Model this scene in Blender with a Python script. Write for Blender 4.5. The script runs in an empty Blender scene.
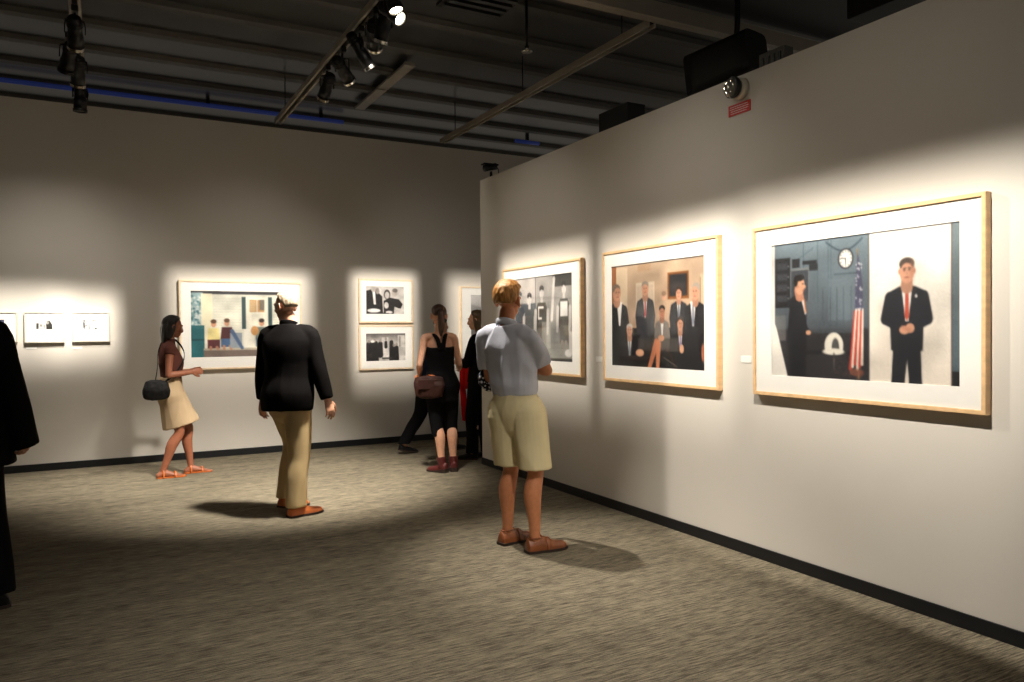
import bpy, bmesh, math, random
import numpy as np
from mathutils import Vector, Matrix, noise
random.seed(3)
C = bpy.context.scene
COL = C.collection
V = Vector
PI = math.pi

# ------------------------------------------------------------------ render look
C.view_settings.view_transform = 'Standard'
C.view_settings.look = 'None'
C.view_settings.exposure = 0.0
C.view_settings.gamma = 1.0
C.view_settings.use_curve_mapping = False
C.cycles.use_denoising = True
C.cycles.caustics_reflective = False
C.cycles.caustics_refractive = False
C.cycles.max_bounces = 8
C.cycles.transparent_max_bounces = 16

# ------------------------------------------------------------------ materials
def lin(c):
    return tuple((x / 12.92 if x <= 0.04045 else ((x + 0.055) / 1.055) ** 2.4) for x in c)

def rgb(r, g, b):
    return lin((r / 255, g / 255, b / 255)) + (1,)

def mat(name, col, rough=0.6, metal=0.0, var=0.0, scale=(8, 8, 8), bump=0.0, bscale=None, spec=None, emit=None, coat=0.0):
    """plain material with a noise that varies its colour and a noise bump"""
    m = bpy.data.materials.new(name)
    m.use_nodes = True
    nt = m.node_tree
    b = nt.nodes['Principled BSDF']
    b.inputs['Base Color'].default_value = col
    b.inputs['Roughness'].default_value = rough
    b.inputs['Metallic'].default_value = metal
    if spec is not None:
        b.inputs['Specular IOR Level'].default_value = spec
    if coat:
        b.inputs['Coat Weight'].default_value = coat
    if emit:
        b.inputs['Emission Color'].default_value = emit[0]
        b.inputs['Emission Strength'].default_value = emit[1]
    if var or bump:
        tc = nt.nodes.new('ShaderNodeTexCoord')
    if var:
        mp = nt.nodes.new('ShaderNodeMapping'); mp.inputs['Scale'].default_value = scale
        nz = nt.nodes.new('ShaderNodeTexNoise'); nz.inputs['Scale'].default_value = 1.0; nz.inputs['Detail'].default_value = 5
        cr = nt.nodes.new('ShaderNodeValToRGB')
        c = col
        cr.color_ramp.elements[0].position = 0.3; cr.color_ramp.elements[1].position = 0.7
        cr.color_ramp.elements[0].color = (c[0] * (1 - var), c[1] * (1 - var), c[2] * (1 - var), 1)
        cr.color_ramp.elements[1].color = (min(1, c[0] * (1 + var)), min(1, c[1] * (1 + var)), min(1, c[2] * (1 + var)), 1)
        nt.links.new(tc.outputs['Object'], mp.inputs['Vector'])
        nt.links.new(mp.outputs['Vector'], nz.inputs['Vector'])
        nt.links.new(nz.outputs['Fac'], cr.inputs['Fac'])
        nt.links.new(cr.outputs['Color'], b.inputs['Base Color'])
    if bump:
        mp2 = nt.nodes.new('ShaderNodeMapping'); mp2.inputs['Scale'].default_value = bscale or scale
        nz2 = nt.nodes.new('ShaderNodeTexNoise'); nz2.inputs['Scale'].default_value = 1.0; nz2.inputs['Detail'].default_value = 6
        bp = nt.nodes.new('ShaderNodeBump'); bp.inputs['Strength'].default_value = bump; bp.inputs['Distance'].default_value = 0.01
        nt.links.new(tc.outputs['Object'], mp2.inputs['Vector'])
        nt.links.new(mp2.outputs['Vector'], nz2.inputs['Vector'])
        nt.links.new(nz2.outputs['Fac'], bp.inputs['Height'])
        nt.links.new(bp.outputs['Normal'], b.inputs['Normal'])
    return m

M = {}
M['wall'] = mat('wall_paint', rgb(214, 208, 198), 0.75, var=0.025, scale=(1.5, 1.5, 1.5), bump=0.04, bscale=(90, 90, 90))
M['base'] = mat('black_baseboard', rgb(16, 18, 22), 0.45, var=0.1)
M['deck'] = mat('ceiling_deck_dark', rgb(54, 54, 54), 0.28, 0.3, var=0.35, scale=(1.1, 1.1, 1.1), bump=0.15, bscale=(2.2, 2.2, 2.2))
M['rib'] = mat('ceiling_rib_grey', rgb(78, 76, 72), 0.6, var=0.12, scale=(2, 2, 2))
M['soffit'] = mat('black_soffit', rgb(20, 20, 21), 0.55, var=0.2, scale=(2, 2, 2))
M['rail'] = mat('track_rail_metal', rgb(160, 152, 138), 0.5, 0.0, var=0.06)
M['black'] = mat('black_lamp_metal', rgb(13, 13, 14), 0.42, 0.2, var=0.1)
M['blackplastic'] = mat('black_plastic', rgb(15, 15, 17), 0.5, var=0.1)
M['chrome'] = mat('lamp_reflector', rgb(200, 196, 186), 0.22, 1.0, var=0.05)
M['lens_off'] = mat('clear_lens', rgb(120, 116, 106), 0.15, 0.35, var=0.05, coat=0.4)
M['lens_lit'] = mat('lit_lens', rgb(255, 240, 215), 0.3, emit=((1, 0.86, 0.62, 1), 26.0), var=0.02)
M['bulb_dim'] = mat('lit_lens_side', rgb(255, 240, 215), 0.3, emit=((1, 0.9, 0.75, 1), 5.0), var=0.02)
M['blue'] = mat('blue_tube_light', rgb(60, 80, 170), 0.4, emit=((0.10, 0.17, 0.75, 1), 0.04), var=0.05)
M['offwhite'] = mat('off_white_plastic', rgb(205, 200, 186), 0.5, var=0.04)
M['red'] = mat('red_sign', rgb(196, 32, 24), 0.5, var=0.05)
M['white'] = mat('white_card', rgb(240, 238, 232), 0.7, var=0.02)
M['mount'] = mat('white_mount_board', rgb(246, 243, 236), 0.8, var=0.01, scale=(30, 30, 30))
M['wood'] = mat('pale_maple_frame', rgb(226, 188, 140), 0.42, var=0.12, scale=(30, 4, 30), bump=0.03, bscale=(60, 6, 60))
M['wood_overlit'] = mat('overlit_maple_frame', rgb(236, 212, 180), 0.42, var=0.08, scale=(30, 4, 30), bump=0.03, bscale=(60, 6, 60))  # same maple, lightened: the strong lamp light on the back-wall frames is in its colour
M['steel'] = mat('brushed_pale_steel', rgb(190, 186, 176), 0.3, 0.9, var=0.05)

def glass_mat():
    m = bpy.data.materials.new('picture_glass'); m.use_nodes = True
    nt = m.node_tree; nt.nodes.clear()
    o = nt.nodes.new('ShaderNodeOutputMaterial'); mx = nt.nodes.new('ShaderNodeMixShader')
    t = nt.nodes.new('ShaderNodeBsdfTransparent'); g = nt.nodes.new('ShaderNodeBsdfGlossy')
    g.inputs['Roughness'].default_value = 0.03
    # thin pane: Schlick reflectance, the same from either face
    ge = nt.nodes.new('ShaderNodeNewGeometry'); dt = nt.nodes.new('ShaderNodeVectorMath'); dt.operation = 'DOT_PRODUCT'
    ops = []
    for op, v in (('ABSOLUTE', None), ('SUBTRACT', 1.0), ('POWER', 5.0), ('MULTIPLY_ADD', 0.9)):
        q = nt.nodes.new('ShaderNodeMath'); q.operation = op; ops.append(q)
        if op == 'SUBTRACT': q.inputs[0].default_value = 1.0
        elif v is not None: q.inputs[1].default_value = v
        if op == 'MULTIPLY_ADD': q.inputs[2].default_value = 0.018
    nt.links.new(ge.outputs['Incoming'], dt.inputs[0]); nt.links.new(ge.outputs['Normal'], dt.inputs[1])
    nt.links.new(dt.outputs['Value'], ops[0].inputs[0]); nt.links.new(ops[0].outputs[0], ops[1].inputs[1])
    nt.links.new(ops[1].outputs[0], ops[2].inputs[0]); nt.links.new(ops[2].outputs[0], ops[3].inputs[0])
    nt.links.new(ops[3].outputs[0], mx.inputs[0]); nt.links.new(t.outputs[0], mx.inputs[1]); nt.links.new(g.outputs[0], mx.inputs[2])
    nt.links.new(mx.outputs[0], o.inputs[0])
    return m
M['glass'] = glass_mat()

def print_mat():
    m = bpy.data.materials.new('photographic_print'); m.use_nodes = True
    nt = m.node_tree; b = nt.nodes['Principled BSDF']
    a = nt.nodes.new('ShaderNodeAttribute'); a.attribute_name = 'ink'
    nt.links.new(a.outputs['Color'], b.inputs['Base Color'])
    b.inputs['Roughness'].default_value = 0.55
    return m
M['print'] = print_mat()

def carpet_mat():
    m = bpy.data.materials.new('streaked_carpet'); m.use_nodes = True
    nt = m.node_tree; b = nt.nodes['Principled BSDF']; L = nt.links.new
    b.inputs['Roughness'].default_value = 0.95
    b.inputs['Specular IOR Level'].default_value = 0.15
    tc = nt.nodes.new('ShaderNodeTexCoord')
    def nz(sc, det):
        mp = nt.nodes.new('ShaderNodeMapping'); mp.inputs['Scale'].default_value = sc
        n = nt.nodes.new('ShaderNodeTexNoise'); n.inputs['Scale'].default_value = 1; n.inputs['Detail'].default_value = det
        n.inputs['Roughness'].default_value = 0.65
        L(tc.outputs['Object'], mp.inputs['Vector']); L(mp.outputs['Vector'], n.inputs['Vector'])
        return n
    n1 = nz((9, 110, 20), 4); n2 = nz((1.2, 9, 2), 3); n3 = nz((160, 160, 160), 2)
    a1 = nt.nodes.new('ShaderNodeMath'); a1.operation = 'MULTIPLY_ADD'; a1.inputs[1].default_value = 0.72
    a2 = nt.nodes.new('ShaderNodeMath'); a2.operation = 'MULTIPLY_ADD'; a2.inputs[1].default_value = 0.19
    a3 = nt.nodes.new('ShaderNodeMath'); a3.operation = 'MULTIPLY'; a3.inputs[1].default_value = 0.19
    L(n3.outputs['Fac'], a3.inputs[0]); L(n2.outputs['Fac'], a2.inputs[0]); L(a3.outputs[0], a2.inputs[2])
    L(n1.outputs['Fac'], a1.inputs[0]); L(a2.outputs[0], a1.inputs[2])
    cr = nt.nodes.new('ShaderNodeValToRGB')
    e = cr.color_ramp.elements
    e[0].position = 0.36; e[0].color = rgb(44, 40, 34)
    e[1].position = 0.68; e[1].color = rgb(150, 140, 118)
    k = cr.color_ramp.elements.new(0.5); k.color = rgb(94, 87, 74)
    L(a1.outputs[0], cr.inputs['Fac']); L(cr.outputs['Color'], b.inputs['Base Color'])
    bp = nt.nodes.new('ShaderNodeBump'); bp.inputs['Strength'].default_value = 0.35; bp.inputs['Distance'].default_value = 0.006
    L(a1.outputs[0], bp.inputs['Height']); L(bp.outputs['Normal'], b.inputs['Normal'])
    return m
M['carpet'] = carpet_mat()

# ------------------------------------------------------------------ object helpers
def link(name, me, m=None, parent=None):
    o = bpy.data.objects.new(name, me); COL.objects.link(o)
    if m:
        for x in (m if isinstance(m, (list, tuple)) else [m]): me.materials.append(x)
    if parent: o.parent = parent
    return o

def from_bm(name, bm, m=None, parent=None, smooth=False):
    bmesh.ops.recalc_face_normals(bm, faces=bm.faces)
    me = bpy.data.meshes.new(name); bm.to_mesh(me); bm.free()
    if smooth: me.polygons.foreach_set('use_smooth', [True] * len(me.polygons))
    return link(name, me, m, parent)

def box(bm, lo, hi, bev=0.0, mi=0, mtx=None):
    r = bmesh.ops.create_cube(bm, size=1)
    vs = r['verts']
    lo, hi = V(lo), V(hi)
    for v in vs:
        v.co = V(((v.co.x + .5) * (hi.x - lo.x) + lo.x, (v.co.y + .5) * (hi.y - lo.y) + lo.y, (v.co.z + .5) * (hi.z - lo.z) + lo.z))
    fs = set(f for v in vs for f in v.link_faces)
    for f in fs: f.material_index = mi
    if bev:
        es = set(e for v in vs for e in v.link_edges)
        rr = bmesh.ops.bevel(bm, geom=list(es), offset=bev, segments=2, affect='EDGES', profile=0.5)
        vs = list(set(vs) | set(v for f in rr['faces'] for v in f.verts))
        vs = [v for v in vs if v.is_valid]
        for f in rr['faces']: f.material_index = mi
    if mtx:
        for v in vs: v.co = mtx @ v.co
    return vs

def tag(o, label, cat, group=None, kind=None):
    o['label'] = label; o['category'] = cat
    if group: o['group'] = group
    if kind: o['kind'] = kind
    return o

def empty(name, loc, rz=0.0):
    o = bpy.data.objects.new(name, None); COL.objects.link(o)
    o.location = loc; o.rotation_euler = (0, 0, rz); o.empty_display_size = 0.2
    return o

def struct(o):
    o['kind'] = 'structure'; return o

def basis(t, side):
    t = V(t).normalized(); s = V(side); s = s - t * s.dot(t)
    if s.length < 1e-5:
        s = V((0, 1, 0)) - t * t.y
    s.normalize(); return t, s, t.cross(s)

def loft(bm, pts, rad, side=(1, 0, 0), n=16, cap=True, sub=3, mi=0, sq=2.0, level=False):
    """closed tube through pts; rad items r or (a along side, b across)"""
    P = [V(p) for p in pts]
    Rr = [(r, r) if isinstance(r, (int, float)) else tuple(r) for r in rad]
    sides = side if isinstance(side, list) else [V(side)] * len(P)
    # catmull-rom subdivision
    if sub > 1 and len(P) > 1:
        Q, QR, QS = [], [], []
        for i in range(len(P) - 1):
            p0 = P[max(i - 1, 0)]; p1 = P[i]; p2 = P[i + 1]; p3 = P[min(i + 2, len(P) - 1)]
            for k in range(sub):
                t = k / sub
                Q.append(0.5 * ((2 * p1) + (p2 - p0) * t + (2 * p0 - 5 * p1 + 4 * p2 - p3) * t * t + (3 * p1 - p0 - 3 * p2 + p3) * t ** 3))
                r0 = Rr[max(i - 1, 0)]; r1 = Rr[i]; r2 = Rr[i + 1]; r3 = Rr[min(i + 2, len(P) - 1)]
                QR.append(tuple(max(0.5 * min(r1[j], r2[j]), 0.5 * (2 * r1[j] + (r2[j] - r0[j]) * t + (2 * r0[j] - 5 * r1[j] + 4 * r2[j] - r3[j]) * t * t + (3 * r1[j] - r0[j] - 3 * r2[j] + r3[j]) * t ** 3)) for j in (0, 1)))
                QS.append(V(sides[i]).lerp(V(sides[i + 1]), t))
        Q.append(P[-1]); QR.append(Rr[-1]); QS.append(V(sides[-1]))
        P, Rr, sides = Q, QR, QS
    rings = []
    N = len(P)
    T = [(P[min(i + 1, N - 1)] - P[max(i - 1, 0)]) for i in range(N)]
    if level:                               # a last ring cut level with the floor
        T[-1] = V((0, 0, -1)); T[-2] = T[-2].normalized() + V((0, 0, -1))
    spec = [(P[i], T[i], Rr[i], sides[i]) for i in range(N)]
    if cap:
        def capr(i, sg):
            out = []
            h = min(Rr[i])
            tt = T[i].normalized()
            for a in (0.35, 0.7, 1.05, 1.35):
                out.append((P[i] + tt * sg * h * math.sin(a), T[i], (Rr[i][0] * math.cos(a), Rr[i][1] * math.cos(a)), sides[i]))
            return out
        spec = capr(0, -1)[::-1] + spec + capr(N - 1, 1)
    for p, t, r, s in spec:
        t, s, u = basis(t, s)
        ring = []
        for k in range(n):
            a = 2 * PI * k / n
            ca, sa = math.cos(a), math.sin(a)
            if sq != 2.0:
                ca = math.copysign(abs(ca) ** (2 / sq), ca); sa = math.copysign(abs(sa) ** (2 / sq), sa)
            ring.append(bm.verts.new(p + s * (r[0] * ca) + u * (r[1] * sa)))
        rings.append(ring)
    for a, b in zip(rings[:-1], rings[1:]):
        for k in range(n):
            f = bm.faces.new((a[k], a[(k + 1) % n], b[(k + 1) % n], b[k])); f.material_index = mi; f.smooth = True
    f = bm.faces.new(rings[0][::-1]); f.material_index = mi
    f = bm.faces.new(rings[-1]); f.material_index = mi

def ell(bm, c, r, mtx=None, seg=20):
    """ellipsoid centre c radii r in the axes of mtx (3x3)"""
    res = bmesh.ops.create_uvsphere(bm, u_segments=seg, v_segments=seg // 2 + 2, radius=1)
    for v in res['verts']:
        q = V((v.co.x * r[0], v.co.y * r[1], v.co.z * r[2]))
        if mtx: q = mtx @ q
        v.co = V(c) + q

def remesh(bm, voxel, smooth=4, factor=0.5):
    bmesh.ops.recalc_face_normals(bm, faces=bm.faces)
    me = bpy.data.meshes.new('tmp'); bm.to_mesh(me); bm.free()
    o = bpy.data.objects.new('tmp', me); COL.objects.link(o)
    md = o.modifiers.new('r', 'REMESH'); md.mode = 'VOXEL'; md.voxel_size = voxel; md.adaptivity = 0.0
    if smooth:
        sm = o.modifiers.new('s', 'SMOOTH'); sm.factor = factor; sm.iterations = smooth
    dg = bpy.context.evaluated_depsgraph_get(); dg.update()
    out = bpy.data.meshes.new_from_object(o.evaluated_get(dg))
    bpy.data.objects.remove(o); bpy.data.meshes.remove(me)
    out.polygons.foreach_set('use_smooth', [True] * len(out.polygons))
    return out

def wrinkle(me, fn):
    """push every vertex along its normal by fn(co, normal)"""
    n = len(me.vertices)
    co = np.empty(n * 3); me.vertices.foreach_get('co', co); co = co.reshape(-1, 3)
    no = np.empty(n * 3); me.vertices.foreach_get('normal', no); no = no.reshape(-1, 3)
    d = np.array([fn(V(a), V(b)) for a, b in zip(co, no)])
    co += no * d[:, None]
    me.vertices.foreach_set('co', co.ravel()); me.update()

def folds(amp, sc, seed=0.0):
    sc = V(sc)
    def f(p, n):
        q = V((p.x * sc.x + seed, p.y * sc.y, p.z * sc.z))
        a = noise.noise(q); b = noise.noise(q * 2.3 + V((5, 5, 5)))
        return amp * ((1 - abs(a) * 2.2) * 0.75 + 0.35 * b - 0.3)
    return f

# ------------------------------------------------------------------ the room
WX, BY = 3.511, 9.144
def slab(name, lo, hi, m, bev=0):
    bm = bmesh.new(); box(bm, lo, hi, bev); return struct(from_bm(name, bm, m))
slab('floor', (-6.2, -3.5, -0.1), (9.2, 14.0, 0.0), M['carpet'])
slab('wall_back', (-6.2, BY, 0), (9.2, BY + 0.16, 3.79), M['wall'])
slab('wall_right', (WX, -3.5, 0), (WX + 0.2, 7.18, 2.97), M['wall'])
slab('wall_left', (-6.2, -3.5, 0), (-6.0, BY, 3.79), M['wall'])
slab('baseboard_back', (-6.0, BY - 0.012, 0), (9.2, BY, 0.075), M['base'], 0.002)
slab('baseboard_right', (WX - 0.012, -3.5, 0), (WX, 7.18, 0.072), M['base'], 0.002)
slab('baseboard_left', (-6.0, -3.5, 0), (-5.988, BY - 0.012, 0.075), M['base'], 0.002)
# ribbed metal deck
bm = bmesh.new()
box(bm, (-6.2, -3.5, 4.3), (9.2, 14.0, 4.36))
y = 5.2
while y < 13.8:
    # trapezoid rib
    prof = [(y - 0.085, 4.3), (y - 0.055, 4.262), (y + 0.055, 4.262), (y + 0.085, 4.3)]
    a = [bm.verts.new((-6.2, p, z)) for p, z in prof]; b = [bm.verts.new((9.2, p, z)) for p, z in prof]
    for i in range(3):
        f = bm.faces.new((a[i], b[i], b[i + 1], a[i + 1])); f.material_index = 1
    y += 0.727
struct(from_bm('ceiling', bm, [M['deck'], M['rib']]))
# lower black soffit over the near part, closed by a pale steel angle
slab('soffit_panel', (2.2, -3.5, 4.02), (9.2, 4.76, 4.10), M['soffit'])
bm = bmesh.new()
box(bm, (2.2, 4.76, 3.86), (9.2, 4.80, 3.99), 0.004); box(bm, (2.2, 4.80, 3.86), (9.2, 4.86, 3.875), 0.003)
struct(from_bm('trim_1', bm, M['rail']))

# ------------------------------------------------------------------ lighting tracks
def track(x, y0, y1, label):
    t = empty('lighting_track', (x, (y0 + y1) / 2, 3.86)); h = (y1 - y0) / 2
    tag(t, label, 'lighting track', 'ceiling lighting tracks')
    bm = bmesh.new()
    for s in (-1, 1):
        box(bm, (s * 0.03 - 0.011, -h, -0.03), (s * 0.03 + 0.011, h, 0.03), 0.003)
    box(bm, (-0.03, -h, 0.015), (0.03, h, 0.03))
    from_bm('rail', bm, M['rail'], t)
    bm = bmesh.new(); box(bm, (-0.017, -h, 0.0), (0.017, h, 0.014))
    from_bm('power_strip', bm, M['black'], t)
    for k in range(3):
        yy = -h + 0.4 + k * (2 * h - 0.8) / 2
        bm = bmesh.new(); loft(bm, [(0, yy, 0.02), (0, yy, 0.42)], [0.006, 0.006], n=8, sub=1, cap=False)
        from_bm('hanger_rod', bm, M['black'], t)
    return t
track(-0.14, 1.0, 9.13, 'pale metal lighting track over the three small pictures, carrying a clump of lamps')
track(1.85, -1.0, 9.13, 'pale metal lighting track carrying the row of black lamps across the middle of the ceiling')
track(3.93, 4.87, 9.13, 'pale metal lighting track without lamps running past the wall end to the back wall')

LP = 3.8
def shutters(L, M3, pos, plane, u0, u1, z0, z1, s=0.12, spill=0.06):
    """framing shutters of a picture spotlight: its beam becomes a soft rectangle on the wall it faces"""
    L.use_nodes = True
    nt = L.node_tree; em = nt.nodes['Emission']; K = nt.links.new
    tc = nt.nodes.new('ShaderNodeTexCoord')
    def math_(op, a, b_):
        q = nt.nodes.new('ShaderNodeMath'); q.operation = op
        for i_, v in enumerate((a, b_)):
            if isinstance(v, (int, float)): q.inputs[i_].default_value = v
            else: K(v, q.inputs[i_])
        return q.outputs[0]
    def row(i):
        q = nt.nodes.new('ShaderNodeVectorMath'); q.operation = 'DOT_PRODUCT'; q.inputs[1].default_value = tuple(M3[i]); K(tc.outputs['Normal'], q.inputs[0]); return q.outputs['Value']
    a, o = (0, 1) if plane == 'x' else (1, 0)
    dist = (WX if plane == 'x' else BY) - pos[a]
    den = row(a)
    u = math_('MULTIPLY_ADD', math_('DIVIDE', row(o), den), dist); u.node.inputs[2].default_value = pos[o]
    z = math_('MULTIPLY_ADD', math_('DIVIDE', row(2), den), dist); z.node.inputs[2].default_value = pos[2]
    def edge(v, e, up, sf):
        q = nt.nodes.new('ShaderNodeMapRange'); q.interpolation_type = 'SMOOTHSTEP'; K(v, q.inputs['Value'])
        q.inputs['From Min'].default_value = e - sf; q.inputs['From Max'].default_value = e + sf
        q.inputs['To Min'].default_value = 0 if up else 1; q.inputs['To Max'].default_value = 1 if up else 0
        return q.outputs[0]
    ss = s if isinstance(s, tuple) else (s, s, s, s)
    m = math_('MULTIPLY', math_('MULTIPLY', edge(u, u0, True, ss[0]), edge(u, u1, False, ss[1])), math_('MULTIPLY', edge(z, z0, True, ss[2]), edge(z, z1, False, ss[3])))
    f = math_('MULTIPLY_ADD', m, 1 - spill); f.node.inputs[2].default_value = spill
    K(f, em.inputs['Strength'])

def spot_head(x, y, aim, label, lit='off', ztop=3.83, length=0.2, rad=0.05, power=0, size=50, blend=0.6, drop=0.16, group='lamps on the middle track', soft=0.03, shut=None, col=(1, 0.925, 0.82)):
    root = empty('track_spotlight', (x, y, ztop)); tag(root, label, 'spotlight', group)
    bm = bmesh.new(); box(bm, (-0.022, -0.06, -0.045), (0.022, 0.06, 0.0), 0.004)
    from_bm('adapter', bm, M['black'], root)
    piv = V((0, 0, -drop))
    d = (V(aim) - (V((x, y, ztop)) + piv)).normalized()
    t, s, u = basis(d, d.cross(V((0, 0, 1))))
    bm = bmesh.new()
    loft(bm, [(0, 0, -0.04), (0, 0, -drop + 0.085)], [0.009, 0.009], n=8, sub=1)
    for sg in (-1, 1):
        a = piv + s * sg * (rad + 0.012)
        top = V((0, 0, -drop + 0.08))
        loft(bm, [top, top + s * sg * (rad + 0.012) * 0.9, a, a - V((0, 0, 0.012))], [(0.012, 0.004)] * 4, side=tuple(d), n=8, sub=2)
    from_bm('yoke', bm, M['black'], root, True)
    bm = bmesh.new()
    b0 = piv - d * length * 0.5
    prof = [(0.0, 0.55), (0.04, 0.8), (0.12, 0.85), (0.14, 1.0), (0.17, 0.86), (0.20, 0.86), (0.22, 1.0), (0.25, 0.86), (0.28, 0.86), (0.30, 1.0), (0.34, 0.9), (0.55, 0.9), (0.62, 1.0), (1.0, 1.0)]
    loft(bm, [b0 + d * length * a for a, r in prof], [rad * r for a, r in prof], side=tuple(s), n=20, sub=1, cap=False)
    from_bm('housing', bm, M['black'], root, False)
    bm = bmesh.new()
    e = b0 + d * length
    # bezel ring
    rr = []
    for off, r in ((-0.012, rad * 1.0), (-0.012, rad * 1.1), (0.012, rad * 1.1), (0.012, rad * 0.9), (0.001, rad * 0.88)):
        rr.append([bm.verts.new(e + d * off + s * r * math.cos(a) + u * r * math.sin(a)) for a in [2 * PI * k / 20 for k in range(20)]])
    for a, b in zip(rr[:-1], rr[1:]):
        for k in range(20): bm.faces.new((a[k], a[(k + 1) % 20], b[(k + 1) % 20], b[k]))
    from_bm('bezel', bm, M['chrome'] if lit == 'side' else M['black'], root, False)
    bm = bmesh.new()
    loft(bm, [e - d * 0.004, e + d * 0.001, e + d * 0.006], [rad * 0.88, rad * 0.86, rad * 0.5], side=tuple(s), n=20, sub=1, cap=False)
    from_bm('lens', bm, {'off': M['lens_off'], 'lit': M['lens_lit'], 'side': M['bulb_dim']}[lit], root, True)
    if power:
        L = bpy.data.lights.new('beam', 'SPOT'); L.energy = power * LP; L.color = col; L.spot_size = math.radians(size); L.spot_blend = blend; L.shadow_soft_size = soft
        lo = bpy.data.objects.new('beam', L); COL.objects.link(lo); lo.parent = root
        lo.location = e + d * 0.04
        qt = d.to_track_quat('-Z', 'Y'); lo.rotation_euler = qt.to_euler()
        if shut: shutters(L, qt.to_matrix(), root.location + lo.location, *shut)
    return root

TX = 1.85

P1, P2, P3 = V((3.45, 2.67, 1.35)), V((3.45, 4.28, 1.35)), V((3.45, 5.92, 1.35))
LB = dict(blend=1.0, length=.25, rad=.055, drop=.18)
SP = 0.05
spot_head(TX, 6.95, (1.42, 9.1, 1.4), 'black track lamp on the middle track, the one closest to the back wall', 'side', power=150, size=80, shut=('y', .66, 2.2, .75, 2.08, (.14, .14, .4, .14), SP), **LB)
spot_head(TX, 6.45, (4.75, 9.1, 1.4), 'black track lamp on the middle track, second from the back wall', 'side', power=220, size=60, shut=('y', 4.0, 5.7, .8, 2.1, (.14, .14, .4, .16), .02), **LB)
spot_head(TX, 5.95, P3 + V((0, 0.1, 0)), 'long black track lamp on the middle track, third from the back wall, tilted steeply', 'side', power=130, size=90, blend=1.0, length=0.30, rad=.05, drop=.18, shut=('x', 5.15, 6.72, .75, 2.08, (.10, .14, .3, .16), SP))
spot_head(TX, 5.58, (3.14, 9.1, 1.5), 'black track lamp on the middle track, fourth from the back wall', 'side', power=280, size=60, shut=('y', 2.72, 3.54, .78, 2.12, (.12, .12, .35, .12), .03), **LB)
spot_head(TX, 5.36, (1.45, 7.15, 0), 'black track lamp pointing down on the middle track, fifth from the back wall', 'side', power=480, size=60, soft=.12, **LB)
spot_head(1.83, 5.16, P1 + V((0, 0.1, 0)), 'lower of the two glaring lit lamps on the middle track', 'lit', power=120, size=70, blend=1.0, length=.2, rad=.05, drop=.17, shut=('x', 1.75, 3.5, .85, 2.12, (.16, .16, .5, .2), .03))
spot_head(1.78, 4.98, (2.40, 4.20, 1.0), 'upper of the two glaring lit lamps on the middle track', 'lit', power=150, size=42, blend=1.0, length=.16, rad=.05, drop=.16)
spot_head(TX, 3.6, P2, 'black track lamp on the middle track above the spot between two big pictures', 'lit', power=140, size=90, shut=('x', 3.55, 5.02, .78, 2.10, (.14, .12, .32, .16), SP), **LB)
spot_head(TX, 2.1, P1, 'black track lamp on the middle track nearest the viewer', 'lit', power=150, size=100, shut=('x', 1.45, 4.22, -.5, 2.08, (.65, .06, .3, .22), .02), **LB)
spot_head(TX, 1.4, (1.45, 2.95, 0), 'added black track lamp out of view, pointing down to the carpet at the front of the room', 'lit', power=130, size=66, **LB)  # unseen lamp added to brighten the front floor
G1 = 'lamps on the track over the small pictures'
spot_head(-0.14, 6.55, (-0.08, 9.1, 1.5), 'black track lamp with a warm glint, highest in the clump over the small pictures', 'side', group=G1, power=200, size=60, shut=('y', -.45, .16, 1.15, 1.78, (.2, .12, .25, .2), .04), **LB)
spot_head(-0.2, 7.15, (-0.8, 9.1, 1.5), 'black track lamp in the clump, showing a bright white lens', 'lit', group=G1, power=150, size=70, shut=('y', -1.5, -.30, 1.15, 1.82, (.2, .2, .3, .2), .06), **LB)
spot_head(-0.14, 7.5, (-0.3, 9.1, 1.5), 'black track lamp in the clump just under the bright white lens', 'side', group=G1, power=60, size=80, shut=('y', -1.0, .1, 1.0, 1.8, (.3, .2, .4, .25), .06), **LB)
spot_head(-0.14, 8.1, (-0.2, 8.2, 0.0), 'black track lamp lowest in the clump, hanging in front of the wall top', 'off', group=G1, power=130, size=44, blend=1.0, length=.25, rad=.055, drop=.24, soft=.1)

# ------------------------------------------------------------------ things on the ceiling
def simple(name, label, cat, loc, parts, group=None, rz=0):
    r = empty(name, loc, rz); tag(r, label, cat, group)
    for pn, pm, fn, sm in parts:
        bm = bmesh.new(); fn(bm); from_bm(pn, bm, pm, r, sm)
    return r

def f(bm):
    loft(bm, [(-6.0, 0, 0), (2.9, 0, 0)], [0.028, 0.028], n=12, sub=1, cap=False, side=(0, 1, 0))
simple('tube_light', 'dim blue tube light running along the deck just beyond the back wall', 'tube light', (0, 10.1, 4.215), [('tube', M['blue'], f, True)] + [('bracket', M['black'], lambda bm, x=x: box(bm, (x - 0.02, -0.02, 0.02), (x + 0.02, 0.02, 0.085)), False) for x in (-3, -1, 1.2, 2.6)])
def f(bm): loft(bm, [(-0.2, 0, 0), (0.2, 0, 0)], [0.028, 0.028], n=12, sub=1, cap=False, side=(0, 1, 0))
simple('tube_light', 'short dim blue tube light above the back wall by the far wall end', 'tube light', (5.6, 9.85, 4.19), [('tube', M['blue'], f, False), ('bracket', M['black'], lambda bm: box(bm, (-0.02, -0.02, 0.03), (0.02, 0.02, 0.11)), False)])
def f(bm):
    box(bm, (-0.06, -0.42, 0), (0.06, 0.42, 0.03), 0.005)
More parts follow.
